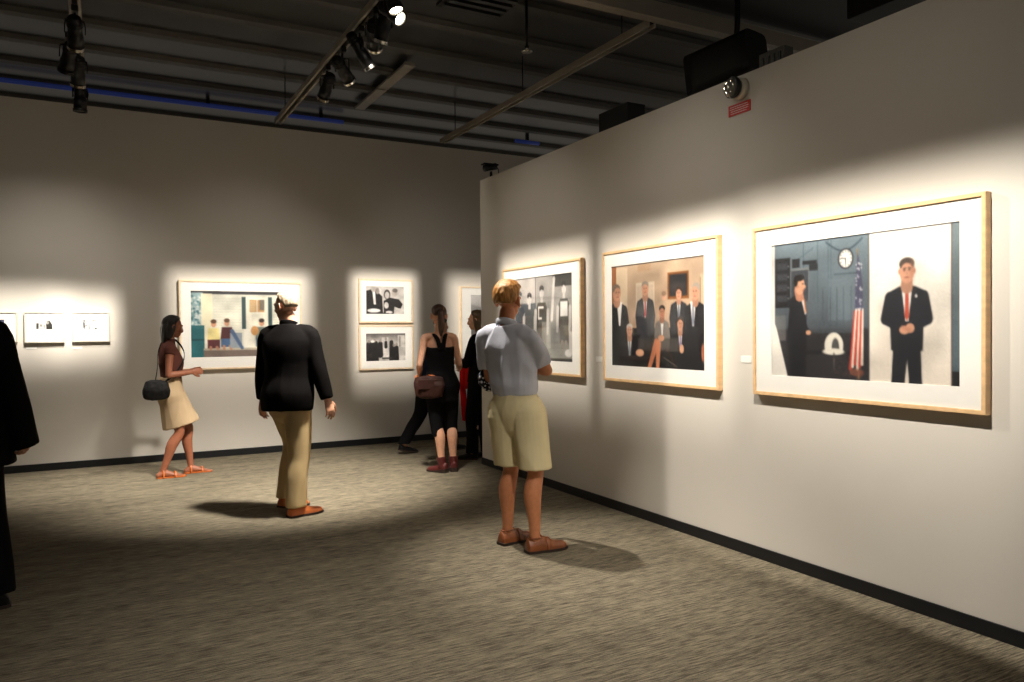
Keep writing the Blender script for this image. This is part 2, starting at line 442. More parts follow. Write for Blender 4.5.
for yy, lab in ((9.02, 'pale unlit batten under the deck, the one nearer the back wall'), (8.1, 'pale unlit batten under the deck, the one nearer the lamps')):
    simple('ceiling_batten', lab, 'light fitting', (2.93, yy, 4.225), [('diffuser', M['rail'], f, False), ('end_cap', M['rail'], lambda bm: box(bm, (-0.062, -0.44, 0), (0.062, -0.42, 0.035)), False), ('end_cap', M['rail'], lambda bm: box(bm, (-0.062, 0.42, 0), (0.062, 0.44, 0.035)), False)], 'unlit battens')
def f(bm):
    box(bm, (-0.3, -0.3, 0.02), (0.3, 0.3, 0.05))
def f2(bm):
    for k in range(5): box(bm, (-0.27, -0.25 + k * 0.11, -0.005), (0.27, -0.2 + k * 0.11, 0.018))
simple('ceiling_vent', 'square slatted air vent in the dark ceiling near the glaring lamps', 'vent', (2.9, 5.85, 4.2), [('plate', M['soffit'], f, False), ('slats', M['deck'], f2, False)])
def f(bm): loft(bm, [(0, 0, 0), (0, 0, 0.40)], [0.012, 0.012], n=10, sub=1, cap=False)
def f2(bm):
    loft(bm, [(0, 0, -0.05), (0, 0, -0.046)], [0.05, 0.05], n=14, sub=1, cap=False); loft(bm, [(0, 0, -0.045), (0, 0, 0.0)], [0.01, 0.02], n=10, sub=1, cap=False)
simple('fire_sprinkler', 'small fire sprinkler on a thin drop pipe near the long beam', 'sprinkler', (3.33, 5.85, 3.9), [('drop_pipe', M['black'], f, True), ('deflector', M['chrome'], f2, True)])

# speaker, black box, junction box and duct behind the right-hand wall's top
def f(bm):
    loft(bm, [(0, -0.26, 0), (0, 0.26, 0)], [(0.13, 0.145), (0.145, 0.165)], side=(1, 0, 0), n=24, sub=4, cap=False, sq=6)
def f2(bm):
    box(bm, (-0.125, 0.262, -0.14), (0.125, 0.275, 0.14), 0.01)
def f3(bm):
    loft(bm, [(0, -0.1, 0.11), (0, -0.15, 0.4), (0, -0.15, 0.75)], [0.02, 0.02, 0.02], n=8, sub=2)
    box(bm, (-0.05, -0.2, 0.74), (0.05, -0.1, 0.77))
s = simple('loudspeaker', 'black loudspeaker hung above the wall of big pictures, near the emergency light', 'loudspeaker', (4.0, 4.12, 3.30), [('cabinet', M['blackplastic'], f, False), ('grille', M['black'], f2, False), ('mounting_arm', M['black'], f3, True)])
s.rotation_euler = (math.radians(-7), 0, math.radians(10))
def f(bm): box(bm, (-0.085, -0.19, -0.078), (0.085, 0.19, 0.078), 0.006)
def f2(bm): box(bm, (-0.07, 0.19, -0.065), (0.07, 0.197, 0.065), 0.003)
simple('equipment_box', 'plain black box standing on the wall top, far side of the loudspeaker', 'box', (3.615, 4.86, 3.049), [('case', M['blackplastic'], f, False), ('panel', M['black'], f2, False)])
def f(bm): box(bm, (-0.04, -0.1, -0.09), (0.04, 0.1, 0.09), 0.006)
def f2(bm):
    for k in range(4): box(bm, (-0.046, -0.075 + 0.045 * k, -0.06), (-0.039, -0.06 + 0.045 * k, 0.06))
simple('junction_box', 'small pale slotted electrical box at the wall top by the loudspeaker', 'electrical box', (3.64, 3.33, 3.0), [('case', M['rib'], f, False), ('slots', M['black'], f2, False)])
def f(bm): box(bm, (-0.4, -3.0, -0.25), (0.4, 0.9, 0.25), 0.01)
simple('ventilation_duct', 'black rectangular air duct under the soffit beyond the wall of big pictures', 'duct', (4.9, 2.6, 3.75), [('duct_body', M['soffit'], f, False)] + [('flange', M['black'], lambda bm, k=k: box(bm, (-0.42, -2.6 + k, -0.27), (0.42, -2.55 + k, 0.27)), False) for k in range(4)])
# small camera on the wall end
def f(bm): loft(bm, [(0, 0, 0), (0, 0, 0.09)], [0.018, 0.012], n=10, sub=1, cap=False); 
def f2(bm): loft(bm, [(-0.075, 0.02, 0.115), (0.06, 0.0, 0.15)], [0.032, 0.036], n=14, sub=1, cap=False)
def f3(bm): loft(bm, [(0.05, 0, 0.15), (0.085, 0, 0.12), (0.09, 0.0, 0.05), (0.095, 0.0, 0.005)], [0.005] * 4, n=8, sub=3)
def f4(bm): box(bm, (-0.095, -0.035, 0.152), (0.075, 0.045, 0.168), 0.004)
simple('surveillance_camera', 'little black camera on a post at the far end of the wall top', 'camera', (3.6, 7.1, 2.97), [('post', M['black'], f, True), ('camera_body', M['black'], f2, True), ('cable', M['black'], f3, True), ('sun_hood', M['black'], f4, False)])
# emergency light and red sign on the wall
def f(bm): loft(bm, [(0, 0, 0), (-0.045, 0, 0)], [0.07, 0.062], side=(0, 1, 0), n=24, sub=1, cap=False)
def f2(bm): loft(bm, [(-0.045, 0.0, 0), (-0.055, 0.0, 0), (-0.08, 0.005, 0)], [0.055, 0.064, 0.066], side=(0, 1, 0), n=24, sub=1, cap=False)
def f3(bm): loft(bm, [(-0.08, 0.005, 0), (-0.092, 0.005, 0), (-0.102, 0.005, 0)], [0.06, 0.05, 0.02], side=(0, 1, 0), n=24, sub=2, cap=False)
def f4(bm):
    for a in range(6):
        aa = a * PI / 3; box(bm, (-0.098, 0.01 + 0.032 * math.cos(aa) - 0.006, 0.032 * math.sin(aa) - 0.006), (-0.086, 0.01 + 0.032 * math.cos(aa) + 0.006, 0.032 * math.sin(aa) + 0.006))
simple('emergency_light', 'round emergency lamp with a clear lens high on the wall of big pictures', 'emergency light', (WX, 3.49, 2.885), [('backplate', M['offwhite'], f, True), ('lamp_body', M['blackplastic'], f2, False), ('lens', M['lens_off'], f3, True), ('reflector_studs', M['chrome'], f4, False)])
def f(bm): box(bm, (-0.006, -0.092, -0.034), (0, 0.092, 0.034), 0.001)
def f2(bm):
    for k, (a, b) in enumerate(((-0.07, 0.075), (-0.078, 0.078), (-0.075, 0.07), (-0.06, 0.07))):
        yy = b
        while yy > a:
            w = random.uniform(0.008, 0.022); box(bm, (-0.0075, max(a, yy - w), 0.019 - k * 0.0135 - 0.0017), (-0.006, yy, 0.019 - k * 0.0135 + 0.0017)); yy -= w + 0.004
simple('warning_sign', 'small red sign with four rows of pale lettering under the emergency lamp', 'sign', (WX, 3.5, 2.768), [('plate', M['red'], f, False), ('lettering', M['white'], f2, False)])

# ------------------------------------------------------------------ pictures: a little painter for the prints
class Paint:
    def __init__(s, w, h, c, persp=None):
        s.w, s.h = w, h; s.a = h / w
        s.im = np.zeros((h, w, 3)); s.im[:] = np.array(c) / 255
        yy, xx = np.mgrid[0:h, 0:w]; s.x = (xx + .5) / w
        if persp: s.x = s.x * persp[1] / (persp[0] * (1 - s.x) + persp[1] * s.x)      # placed by eye in an oblique view
        s.y = (yy + .5) / w      # both in units of the width
        s.rs = np.random.RandomState(int(w * 7 + h))
    def put(s, d, c, al=1.0, soft=1.0):
        k = np.clip(0.5 - d * s.w / soft, 0, 1) * al
        c = np.array(c) / 255
        s.im = s.im * (1 - k[..., None]) + c * k[..., None]
    def ell(s, cx, cy, rx, ry, c, ang=0, al=1, soft=1.0):
        ca, sa = math.cos(ang), math.sin(ang)
        dx, dy = s.x - cx, s.y - cy
        u, v = (dx * ca + dy * sa) / rx, (-dx * sa + dy * ca) / ry
        r = np.sqrt(u * u + v * v) + 1e-9
        s.put((r - 1) * min(rx, ry), c, al, soft)
    def poly(s, pts, c, al=1, soft=1.0):
        d = np.full(s.x.shape, 1e9); ins = np.zeros(s.x.shape, bool)
        n = len(pts)
        for i in range(n):
            (x0, y0), (x1, y1) = pts[i], pts[(i + 1) % n]
            ex, ey = x1 - x0, y1 - y0
            t = np.clip(((s.x - x0) * ex + (s.y - y0) * ey) / (ex * ex + ey * ey + 1e-12), 0, 1)
            d = np.minimum(d, np.hypot(s.x - x0 - t * ex, s.y - y0 - t * ey))
            cond = ((y0 > s.y) != (y1 > s.y)) & (s.x < (x1 - x0) * (s.y - y0) / (y1 - y0 + 1e-12) + x0)
            ins ^= cond
        s.put(np.where(ins, -d, d), c, al, soft)
    def rect(s, x0, y0, x1, y1, c, al=1, soft=1.0): s.poly([(x0, y0), (x1, y0), (x1, y1), (x0, y1)], c, al, soft)
    def cap(s, x0, y0, x1, y1, r0, r1, c, al=1, soft=1.0):
        ex, ey = x1 - x0, y1 - y0
        t = np.clip(((s.x - x0) * ex + (s.y - y0) * ey) / (ex * ex + ey * ey + 1e-12), 0, 1)
        s.put(np.hypot(s.x - x0 - t * ex, s.y - y0 - t * ey) - (r0 + (r1 - r0) * t), c, al, soft)
    def grad(s, x0, y0, x1, y1, c0, c1):
        m = (s.x >= x0) & (s.x < x1) & (s.y >= y0) & (s.y < y1)
        t = np.clip((s.y - y0) / (y1 - y0), 0, 1)[..., None]
        g = (np.array(c0) * (1 - t) + np.array(c1) * t) / 255
        s.im = np.where(m[..., None], g, s.im)
    def noise(s, k):
        q = np.pad(s.im, ((1, 1), (1, 1), (0, 0)), 'edge'); s.im = (q[1:-1, 1:-1] * 2 + q[:-2, 1:-1] + q[2:, 1:-1] + q[1:-1, :-2] + q[1:-1, 2:]) / 6
        low = s.rs.uniform(.86, 1.12, (9, 12)); iy = np.linspace(0, 7.99, s.h); ix = np.linspace(0, 10.99, s.w)
        y0, x0 = iy.astype(int), ix.astype(int); fy, fx = (iy - y0)[:, None], (ix - x0)[None, :]
        m = (low[y0][:, x0] * (1 - fy) * (1 - fx) + low[y0 + 1][:, x0] * fy * (1 - fx) + low[y0][:, x0 + 1] * (1 - fy) * fx + low[y0 + 1][:, x0 + 1] * fy * fx)
        s.im = s.im * m[..., None]
        s.im = np.clip(s.im + s.rs.normal(0, k, s.im.shape[:2])[..., None], 0, 1)
    # generic people
    def suit(s, x, top, hh, w, suit=(26, 27, 32), skin=(206, 150, 120), hair=(60, 48, 40), tie=(150, 50, 45), bottom=None, turn=0.0, hands=True):
        """front view of a person in a suit, hh = head height, w = shoulder half width"""
        b = bottom if bottom is not None else top + hh * 7.3
        sh = top + hh * 1.22
        hip = min(b, top + hh * 3.7)
        s.poly([(x - w * .52, hip - hh * .5), (x + w * .52, hip - hh * .5), (x + w * .60, b), (x + w * .10, b), (x + w * .01, hip + hh * .35), (x - w * .12, b), (x - w * .62, b)], suit)
        s.poly([(x - w * .3, sh - hh * .1), (x + w * .3, sh - hh * .1), (x + w * .78, sh + hh * .14), (x + w * .86, sh + hh * .4), (x + w * .66, sh + hh * 1.2), (x + w * .62, hip), (x - w * .62, hip), (x - w * .66, sh + hh * 1.2), (x - w * .86, sh + hh * .4), (x - w * .78, sh + hh * .14)], suit)
        for g in (-1, 1):
            s.cap(x + g * w * .66, sh + hh * .34, x + g * w * .82, sh + hh * 1.2, w * .2, w * .2, suit)
            if hands: s.cap(x + g * w * .80, sh + hh * 1.2, x + g * w * .22, sh + hh * 1.6, w * .2, w * .15, suit)
            else: s.cap(x + g * w * .80, sh + hh * 1.2, x + g * w * .72, sh + hh * 2.4, w * .2, w * .15, suit)
        s.cap(x - w * .2, sh + hh * .1, x - w * .06, sh + hh * 1.35, w * .02, w * .02, [c * .6 for c in suit]); s.cap(x + w * .2, sh + hh * .1, x + w * .06, sh + hh * 1.35, w * .02, w * .02, [c * .6 for c in suit])
        sx = x + turn * w * .25
        s.poly([(sx - w * .22, sh - hh * .15), (sx + w * .22, sh - hh * .15), (sx + w * .06, sh + hh * 1.3), (sx - w * .06, sh + hh * 1.3)], (236, 232, 226))
        if tie: s.poly([(sx - w * .06, sh - hh * .02), (sx + w * .06, sh - hh * .02), (sx + w * .09, sh + hh * 1.1), (sx, sh + hh * 1.3), (sx - w * .09, sh + hh * 1.1)], tie)
        s.cap(x, top + hh * .8, x, sh - hh * .1, hh * .26, hh * .3, [c * .85 for c in skin])
        s.ell(x, top + hh * .5, hh * .36, hh * .5, skin)
        s.ell(x - turn * hh * .08, top + hh * .22, hh * .37, hh * .26, hair)
        s.ell(x + turn * hh * .06, top + hh * .52, hh * .3, hh * .34, skin)
        for g in (-1, 1): s.ell(x + g * hh * .12 + turn * hh * .08, top + hh * .47, hh * .045, hh * .03, (50, 35, 30))
        s.cap(x - hh * .09 + turn * hh * .08, top + hh * .76, x + hh * .09 + turn * hh * .08, top + hh * .76, hh * .022, hh * .022, (140, 75, 65))
        s.cap(x + turn * hh * .1, top + hh * .52, x + turn * hh * .12, top + hh * .64, hh * .03, hh * .045, [c * .9 for c in skin])
        if hands:
            s.ell(x - w * .1, sh + hh * 1.66, w * .2, hh * .17, skin); s.ell(x + w * .12, sh + hh * 1.58, w * .18, hh * .2, [c * .93 for c in skin])

def pic_suit_room():
    p = Paint(224, 153, (92, 112, 122), (4.49, 3.51)); A = p.a
    p.grad(0, 0, .52, A, (112, 128, 136), (50, 52, 58))
    for x in (.17, .245, .30, .315): p.cap(x, 0, x, .30, .0014, .0014, (62, 80, 90))
    for k in range(12):
        a, b = k / 12, (k + 1) / 12; yy = lambda t: .02 + .05 * math.sin(PI * t)
        p.cap(.29 + .19 * a, yy(a), .29 + .19 * b, yy(b), .004, .004, (52, 70, 82)); p.cap(.12 + .1 * a, .1 - .06 * a, .12 + .1 * b, .1 - .06 * b, .0015, .0015, (66, 84, 94))
    p.rect(.33, .175, .47, .183, (66, 80, 88)); p.rect(.30, .20, .47, .42, (100, 112, 120), .7); p.rect(0, .44, .52, A, (40, 38, 41))
    for x in (.27, .31, .345, .38, .42): p.rect(x, .24, x + .003, .47, (58, 68, 76))
    p.rect(.20, .40, .45, .46, (70, 78, 84), .7)
    p.rect(.02, .075, .10, .33, (24, 26, 30)); p.rect(.10, .08, .105, .36, (116, 120, 122)); p.rect(.105, .135, .2, .145, (120, 122, 122)); p.rect(.195, .14, .2, .30, (116, 120, 122)); p.rect(.105, .145, .195, .3, (58, 62, 68))
    for k in range(4): p.rect(.03, .10 + k * .055, .085, .135 + k * .055, (54, 56, 62)); p.ell(.09, .118 + k * .055, .004, .004, (140, 140, 138))
    p.rect(.11, .085, .15, .13, (30, 30, 34)); p.rect(.165, .10, .24, .118, (22, 24, 28)); p.rect(.20, .118, .245, .15, (30, 32, 36))
    p.ell(.393, .108, .041, .049, (24, 26, 30)); p.ell(.393, .108, .034, .042, (238, 236, 228))
    for k in range(12): p.ell(.393 + .027 * math.cos(k * PI / 6), .108 + .034 * math.sin(k * PI / 6), .0024, .003, (60, 60, 60))
    p.cap(.393, .108, .393, .135, .0018, .0018, (30, 30, 30)); p.cap(.393, .108, .37, .104, .0018, .0018, (30, 30, 30))
    # white moulded chair on a swivel foot
    p.rect(.15, .545, .44, .565, (22, 24, 28))
    p.ell(.33, .52, .05, .062, (226, 220, 206)); p.ell(.338, .535, .02, .05, (78, 76, 76)); p.rect(.27, .555, .40, .6, (40, 38, 41)); p.ell(.328, .55, .058, .016, (222, 216, 202)); p.cap(.33, .56, .33, .63, .004, .004, (70, 66, 62))
    for k in range(70): p.ell(.33 + .15 * random.random(), .58 + .09 * random.random(), .004, .0025, random.choice([(170, 120, 90), (96, 62, 52), (66, 62, 66), (120, 90, 76)]), al=.5)
    # flag on a pole
    p.cap(.455, .07, .46, A, .003, .003, (150, 120, 70))
    p.poly([(.455, .08), (.47, .14), (.482, .24), (.485, .36), (.44, .38), (.446, .22)], (70, 70, 92))
    for k in range(26): p.ell(.448 + .032 * random.random(), .13 + .23 * random.random(), .003, .004, (224, 222, 222))
    for k in range(6): p.cap(.440 + k * .0085, .36 - .01 * (k % 2), .416 + k * .0125, .63 - .012 * (k % 3), .0042, .007, (188, 62, 50) if k % 2 == 0 else (228, 212, 196))
    p.ell(.45, .645, .04, .018, (140, 80, 60), al=.7)
    # man in profile
    p.poly([(.10, .285), (.13, .265), (.165, .28), (.185, .34), (.185, .46), (.18, A), (.095, A), (.085, .45)], (22, 23, 28))
    p.cap(.145, .31, .155, .40, .024, .022, (28, 29, 34)); p.cap(.155, .40, .185, .45, .02, .015, (24, 25, 30)); p.ell(.195, .458, .014, .012, (214, 160, 126))
    p.poly([(.152, .268), (.168, .28), (.185, .36), (.178, .37)], (232, 228, 224)); p.cap(.172, .29, .182, .355, .003, .004, (196, 120, 76))
    p.cap(.142, .245, .15, .28, .02, .022, (186, 128, 100)); p.ell(.150, .222, .026, .045, (210, 154, 122)); p.ell(.147, .182, .026, .017, (24, 20, 19)); p.ell(.129, .2, .011, .026, (24, 20, 19)); p.ell(.14, .225, .006, .009, (186, 128, 100)); p.cap(.166, .247, .173, .246, .003, .003, (150, 84, 70)); p.ell(.178, .228, .005, .008, (210, 154, 122)); p.ell(.166, .213, .004, .003, (50, 34, 30))
    # pale sheet at the lower edge and red lamp
    p.rect(.02, .37, .075, .5, (120, 118, 116), .6)
    p.poly([(.0, .36), (.028, .44), (.085, A), (0, A)], (240, 234, 224)); p.rect(0, 0, .018, .5, (228, 224, 218)); p.rect(0, 0, 1, .006, (20, 22, 24))
    # white backdrop with a man
    p.grad(.517, 0.006, .953, A, (247, 241, 232), (226, 215, 200)); p.rect(.513, 0, .518, A, (60, 58, 58))
    p.ell(.716, .46, .15, .18, (206, 192, 176), al=.3, soft=24)
    p.suit(.716, .134, .109, .135, suit=(26, 28, 34), tie=(176, 72, 52), hair=(70, 56, 48), bottom=A + .02)
    p.ell(.745, .19, .012, .04, (176, 118, 92), al=.5, soft=4); p.ell(.676, .19, .006, .012, (196, 138, 110)); p.ell(.757, .19, .006, .012, (180, 124, 98)); p.cap(.70, .178, .71, .176, .003, .003, (70, 54, 46)); p.cap(.724, .176, .736, .178, .003, .003, (70, 54, 46))
    for q in range(4): p.cap(.69 + .012 * q, .425 + .004 * q, .70 + .012 * q, .445 + .003 * q, .002, .002, (170, 112, 88))
    p.ell(.765, .30, .006, .008, (240, 232, 226))
    p.rect(.950, 0, .957, A, (70, 48, 44)); p.grad(.957, 0.006, 1.0, A, (116, 130, 134), (70, 84, 92)); p.rect(.957, .62, 1, A, (24, 25, 28))
    p.noise(.012); return p

def pic_group():
    p = Paint(190, 140, (196, 160, 126), (5.9, 5.0)); A = p.a
    p.grad(0, 0, 1, .45, (198, 170, 142), (176, 146, 120)); p.rect(0, .46, 1, A, (24, 22, 22))
    p.rect(.0, 0, .05, .5, (150, 96, 60)); p.rect(.05, .02, .17, .5, (214, 190, 160)); p.rect(.26, .14, .46, .46, (222, 202, 176)); p.rect(.27, .16, .45, .3, (206, 184, 160)); p.rect(.95, .12, 1, .5, (206, 180, 150)); p.rect(.95, .14, .956, .5, (120, 90, 70))
    p.rect(.6, .09, .83, .27, (130, 80, 40)); p.rect(.62, .105, .81, .25, (44, 42, 44)); p.ell(.7, .19, .07, .03, (70, 66, 64), soft=6)
    p.rect(.28, .0, .42, .06, (190, 156, 124))
    dk = (24, 25, 30)
    p.suit(.36, .135, .10, .105, suit=(50, 52, 58), tie=(176, 60, 62), bottom=.6, hands=False, hair=(150, 138, 124))
    p.suit(.72, .19, .085, .10, suit=(42, 43, 48), tie=(96, 104, 120), bottom=.62, hands=False, hair=(60, 44, 36))
    p.ell(.56, .245, .024, .032, (210, 160, 130)); p.ell(.56, .228, .026, .018, (150, 120, 96))
    p.suit(.90, .175, .11, .135, suit=dk, tie=(130, 134, 146), bottom=A, turn=-.8, hands=False, hair=(168, 156, 142))
    p.suit(.055, .14, .12, .13, suit=dk, tie=None, bottom=A, turn=.9, hands=False, hair=(120, 104, 90))
    p.suit(.54, .31, .085, .085, suit=(120, 112, 106), tie=None, bottom=.6, hands=False, skin=(170, 112, 84), hair=(26, 20, 20))
    p.suit(.19, .43, .09, .11, suit=dk, tie=(120, 122, 132), bottom=A, hands=False, hair=(206, 196, 184))
    p.suit(.735, .39, .09, .10, suit=dk, tie=(130, 110, 150), bottom=A, hands=False, hair=(70, 56, 48))
    p.rect(.28, .53, .72, .62, (70, 66, 62), .7); p.rect(.26, .62, .72, A, (20, 20, 22), .8)
    p.cap(.48, .56, .40, A, .028, .018, (196, 120, 84)); p.cap(.50, .57, .49, A, .026, .018, (206, 130, 92)); p.ell(.53, .53, .034, .022, (206, 150, 118))
    p.ell(.30, .635, .045, .026, (214, 160, 126)); p.ell(.75, .60, .024, .03, (214, 160, 126)); p.ell(.98, .62, .02, .06, (170, 100, 70))
    p.cap(.6, .6, .68, A - .01, .004, .004, (70, 40, 32)); p.cap(.55, .66, .7, .72, .003, .003, (120, 110, 100))
    p.rect(0, 0, 1, .008, (20, 18, 18)); p.noise(.012); return p

def pic_mono_players():
    p = Paint(180, 126, (150, 148, 142), (7.35, 6.4)); A = p.a
    p.grad(0, 0, 1, A, (176, 170, 164), (120, 120, 116)); p.rect(.0, .0, .40, .3, (196, 188, 182)); p.rect(.395, 0, .402, .5, (60, 60, 60))
    p.rect(0, .56, 1, A, (150, 150, 144)); p.ell(.6, .73, .5, .035, (70, 70, 66)); p.rect(0, .7, 1, A, (166, 166, 160)); p.cap(0, .69, 1, .685, .012, .012, (56, 56, 54))
    p.rect(.08, .22, .4, .62, (84, 90, 96)); p.ell(.14, .2, .03, .04, (212, 206, 200)); p.ell(.28, .19, .03, .04, (200, 196, 190))
    p.rect(.68, 0, 1, .1, (60, 60, 58))
    for x, t, w, c in ((.14, .12, .09, (70, 76, 84)), (.30, .14, .09, (90, 92, 92)), (.50, .09, .10, (62, 62, 60)), (.86, .07, .10, (72, 70, 66))):
        p.ell(x, t + .05, .034, .048, (222, 216, 210)); p.ell(x, t + .016, .036, .026, (30, 28, 28)); p.ell(x, t + .058, .03, .036, (222, 216, 210)); p.cap(x, t + .09, x, t + .12, .018, .02, (210, 204, 198))
        p.poly([(x - .06, t + .13), (x + .06, t + .13), (x + w, t + .2), (x + w * .8, t + .36), (x - w * .8, t + .36), (x - w, t + .2)], c)
        p.cap(x - w, t + .2, x - w * 1.1, t + .38, .022, .018, (206, 200, 194)); p.cap(x + w, t + .2, x + w * .9, t + .38, .022, .018, (206, 200, 194))
        p.rect(x - w * .7, t + .34, x + w * .7, t + .48, (110, 106, 100)); p.cap(x - .03, t + .48, x - .035, .64, .024, .018, (150, 144, 136)); p.cap(x + .03, t + .48, x + .035, .64, .024, .018, (160, 154, 146))
    p.cap(.66, .36, .70, .04, .022, .018, (222, 216, 210)); p.ell(.70, .04, .022, .026, (226, 220, 214))
    p.rect(.80, .22, .92, .34, (232, 228, 222)); p.rect(.44, .34, .5, .36, (236, 232, 226)); p.rect(.44, .26, .455, .36, (236, 232, 226)); p.rect(.44, .25, .53, .27, (236, 232, 226))
    p.rect(.5, .38, .64, .6, (196, 192, 184), .5); p.ell(.93, .63, .06, .03, (236, 232, 228)); p.rect(.94, .46, 1, .62, (226, 220, 214))
    p.rect(0, 0, 1, .007, (30, 30, 30)); p.noise(.02); return p

def pic_porch():
    p = Paint(170, 118, (226, 224, 208)); A = p.a
    p.grad(0, 0, 1, A, (222, 220, 204), (236, 232, 214)); p.rect(0, 0, 1, .035, (56, 56, 60))
    for k in range(14): p.cap(.22, .08 + k * .028, 1, .08 + k * .028, .001, .001, (196, 196, 182))
    p.rect(0, .02, .12, A, (150, 178, 182)); 
    for k in range(60): p.ell(.1 * random.random(), .05 + .32 * random.random(), .012, .012, random.choice([(60, 110, 120), (200, 214, 214), (100, 146, 150), (230, 232, 226)]), al=.8)
    p.rect(.10, .03, .21, .5, (244, 236, 204)); p.rect(0, .36, .13, A, (36, 104, 112)); p.rect(0, .5, .13, .52, (24, 76, 84))
    p.rect(.50, .06, .54, .40, (52, 74, 76)); p.rect(.77, .06, .81, .40, (52, 74, 76)); p.rect(.545, .06, .765, .5, (240, 236, 218)); p.rect(.58, .09, .73, .22, (196, 150, 96)); p.rect(.58, .1, .64, .21, (210, 176, 130)); p.rect(.68, .09, .73, .2, (120, 110, 96)); p.rect(.65, .08, .66, .24, (236, 232, 216)); p.rect(.6, .24, .72, .5, (228, 224, 206))
    p.rect(0.12, .62, 1, A, (120, 104, 96)); p.rect(.12, .6, 1, .62, (190, 180, 160))
    for x, y, cl, hr, lg, hh in ((.22, .30, (236, 220, 150), (90, 60, 40), (90, 40, 44), .3), (.35, .29, (80, 36, 40), (100, 70, 50), (70, 100, 140), .33), (.70, .29, (110, 120, 110), (60, 44, 34), (80, 100, 120), .3), (.94, .31, (60, 44, 60), (40, 34, 30), (80, 70, 60), .3)):
        p.poly([(x - .05, y + .09), (x + .05, y + .09), (x + .065, y + .22), (x - .065, y + .22)], cl); p.ell(x, y + .045, .026, .036, (214, 158, 124)); p.ell(x, y + .02, .028, .022, hr)
        p.rect(x - .06, y + .21, x + .06, y + .3, lg); p.cap(x - .03, y + .29, x - .03, .61, .014, .012, (196, 140, 110)); p.cap(x + .03, y + .29, x + .04, .61, .014, .012, (196, 140, 110))
    p.rect(.38, .44, .50, .6, (150, 160, 170)); p.cap(.4, .42, .5, .6, .02, .016, (80, 104, 140)); p.rect(.52, .4, .62, .6, (244, 240, 226)); p.rect(.7, .44, .86, .47, (110, 130, 120)); p.ell(.63, .42, .04, .05, (206, 150, 90))
    p.noise(.015); return p

def pic_mono_crowd():
    p = Paint(96, 66, (206, 200, 194)); A = p.a
    p.poly([(0, .12), (.14, .08), (.26, .1), (.42, .25), (.44, A), (0, A)], (28, 24, 24)); p.ell(.2, .06, .07, .09, (200, 190, 182)); p.poly([(.17, .14), (.24, .14), (.26, .45), (.2, .45)], (236, 232, 228)); p.ell(.3, .12, .05, .08, (150, 140, 134))
    p.ell(.55, .2, .085, .12, (70, 64, 62)); p.ell(.55, .22, .06, .085, (200, 192, 186)); p.ell(.74, .16, .075, .11, (190, 180, 172)); p.ell(.76, .1, .07, .05, (110, 102, 98))
    p.poly([(.46, .36), (.62, .28), (.86, .32), (.96, .44), (.9, .56), (.74, .5), (.72, A), (.46, A)], (34, 30, 30)); p.ell(.53, .47, .06, .08, (226, 220, 216)); p.ell(.87, .6, .06, .06, (200, 194, 188)); p.ell(.6, .64, .09, .035, (214, 208, 204))
    p.ell(.2, .6, .17, .05, (236, 232, 230)); p.rect(0, .66, .6, A, (40, 36, 36)); p.noise(.03); return p

def pic_mono_street():
    p = Paint(96, 66, (186, 180, 174)); A = p.a
    p.grad(0, 0, 1, .2, (96, 90, 88), (190, 184, 178)); p.rect(.40, .1, .56, .4, (206, 200, 196)); p.poly([(.36, .62), (.45, .36), (.55, .36), (.64, .62)], (226, 220, 214))
    p.rect(.8, .05, .98, .35, (214, 208, 200)); p.rect(.84, .08, .87, .34, (130, 124, 120)); p.rect(.7, .56, 1, A, (206, 200, 194))
    for x, y, r, h in ((.08, .2, .09, .5), (.22, .18, .1, .5), (.36, .18, .07, .36), (.5, .14, .04, .2), (.64, .14, .06, .5), (.77, .28, .06, .38), (.7, .3, .05, .32)):
        p.cap(x, y + .08, x, y + h, r * .8, r, (30, 27, 27)); p.ell(x, y, .03, .04, (150, 140, 134))
    p.ell(.17, .2, .05, .03, (230, 226, 222)); p.rect(.4, .6, .66, .64, (60, 56, 54)); p.noise(.03); return p

def pic_small_a():
    p = Paint(56, 36, (236, 234, 230)); A = p.a
    p.poly([(.66, .05), (.8, .0), (.98, .3), (1, A), (.62, A), (.6, .3)], (40, 40, 34)); p.rect(0, .2, .16, .6, (60, 60, 58)); p.ell(.3, .36, .08, .1, (150, 148, 142)); p.ell(.5, .4, .07, .12, (176, 172, 168)); p.ell(.7, .16, .08, .12, (170, 166, 158)); p.rect(.12, .52, .6, .58, (196, 192, 186)); return p
def pic_small_b():
    p = Paint(56, 36, (246, 245, 243))
    p.ell(.12, .06, .05, .06, (80, 80, 78)); p.cap(.1, .2, .12, .5, .07, .05, (110, 110, 108)); p.cap(.12, .4, .3, .34, .03, .02, (70, 70, 68)); p.cap(.5, .2, .46, .56, .03, .05, (176, 174, 170)); p.ell(.86, .54, .08, .05, (90, 90, 88)); p.ell(.7, .06, .03, .04, (180, 178, 176)); return p
def pic_small_c():
    p = Paint(56, 36, (60, 62, 84)); A = p.a
    p.rect(0, .08, 1, .24, (84, 88, 120)); p.ell(.75, .42, .2, .18, (232, 230, 226)); p.ell(.3, .4, .2, .2, (40, 40, 44)); p.rect(.6, .2, .8, .3, (200, 198, 196)); return p
def pic_grey():
    p = Paint(90, 66, (176, 174, 172)); A = p.a
    p.grad(0, 0, 1, .2, (206, 202, 198), (176, 172, 170)); p.poly([(0, .12), (.2, .18), (.5, .12), (1, .2), (1, A), (0, A)], (150, 148, 146)); p.rect(0, .45, 1, A, (110, 108, 106)); p.ell(.3, .3, .2, .05, (186, 170, 160)); p.noise(.02); return p

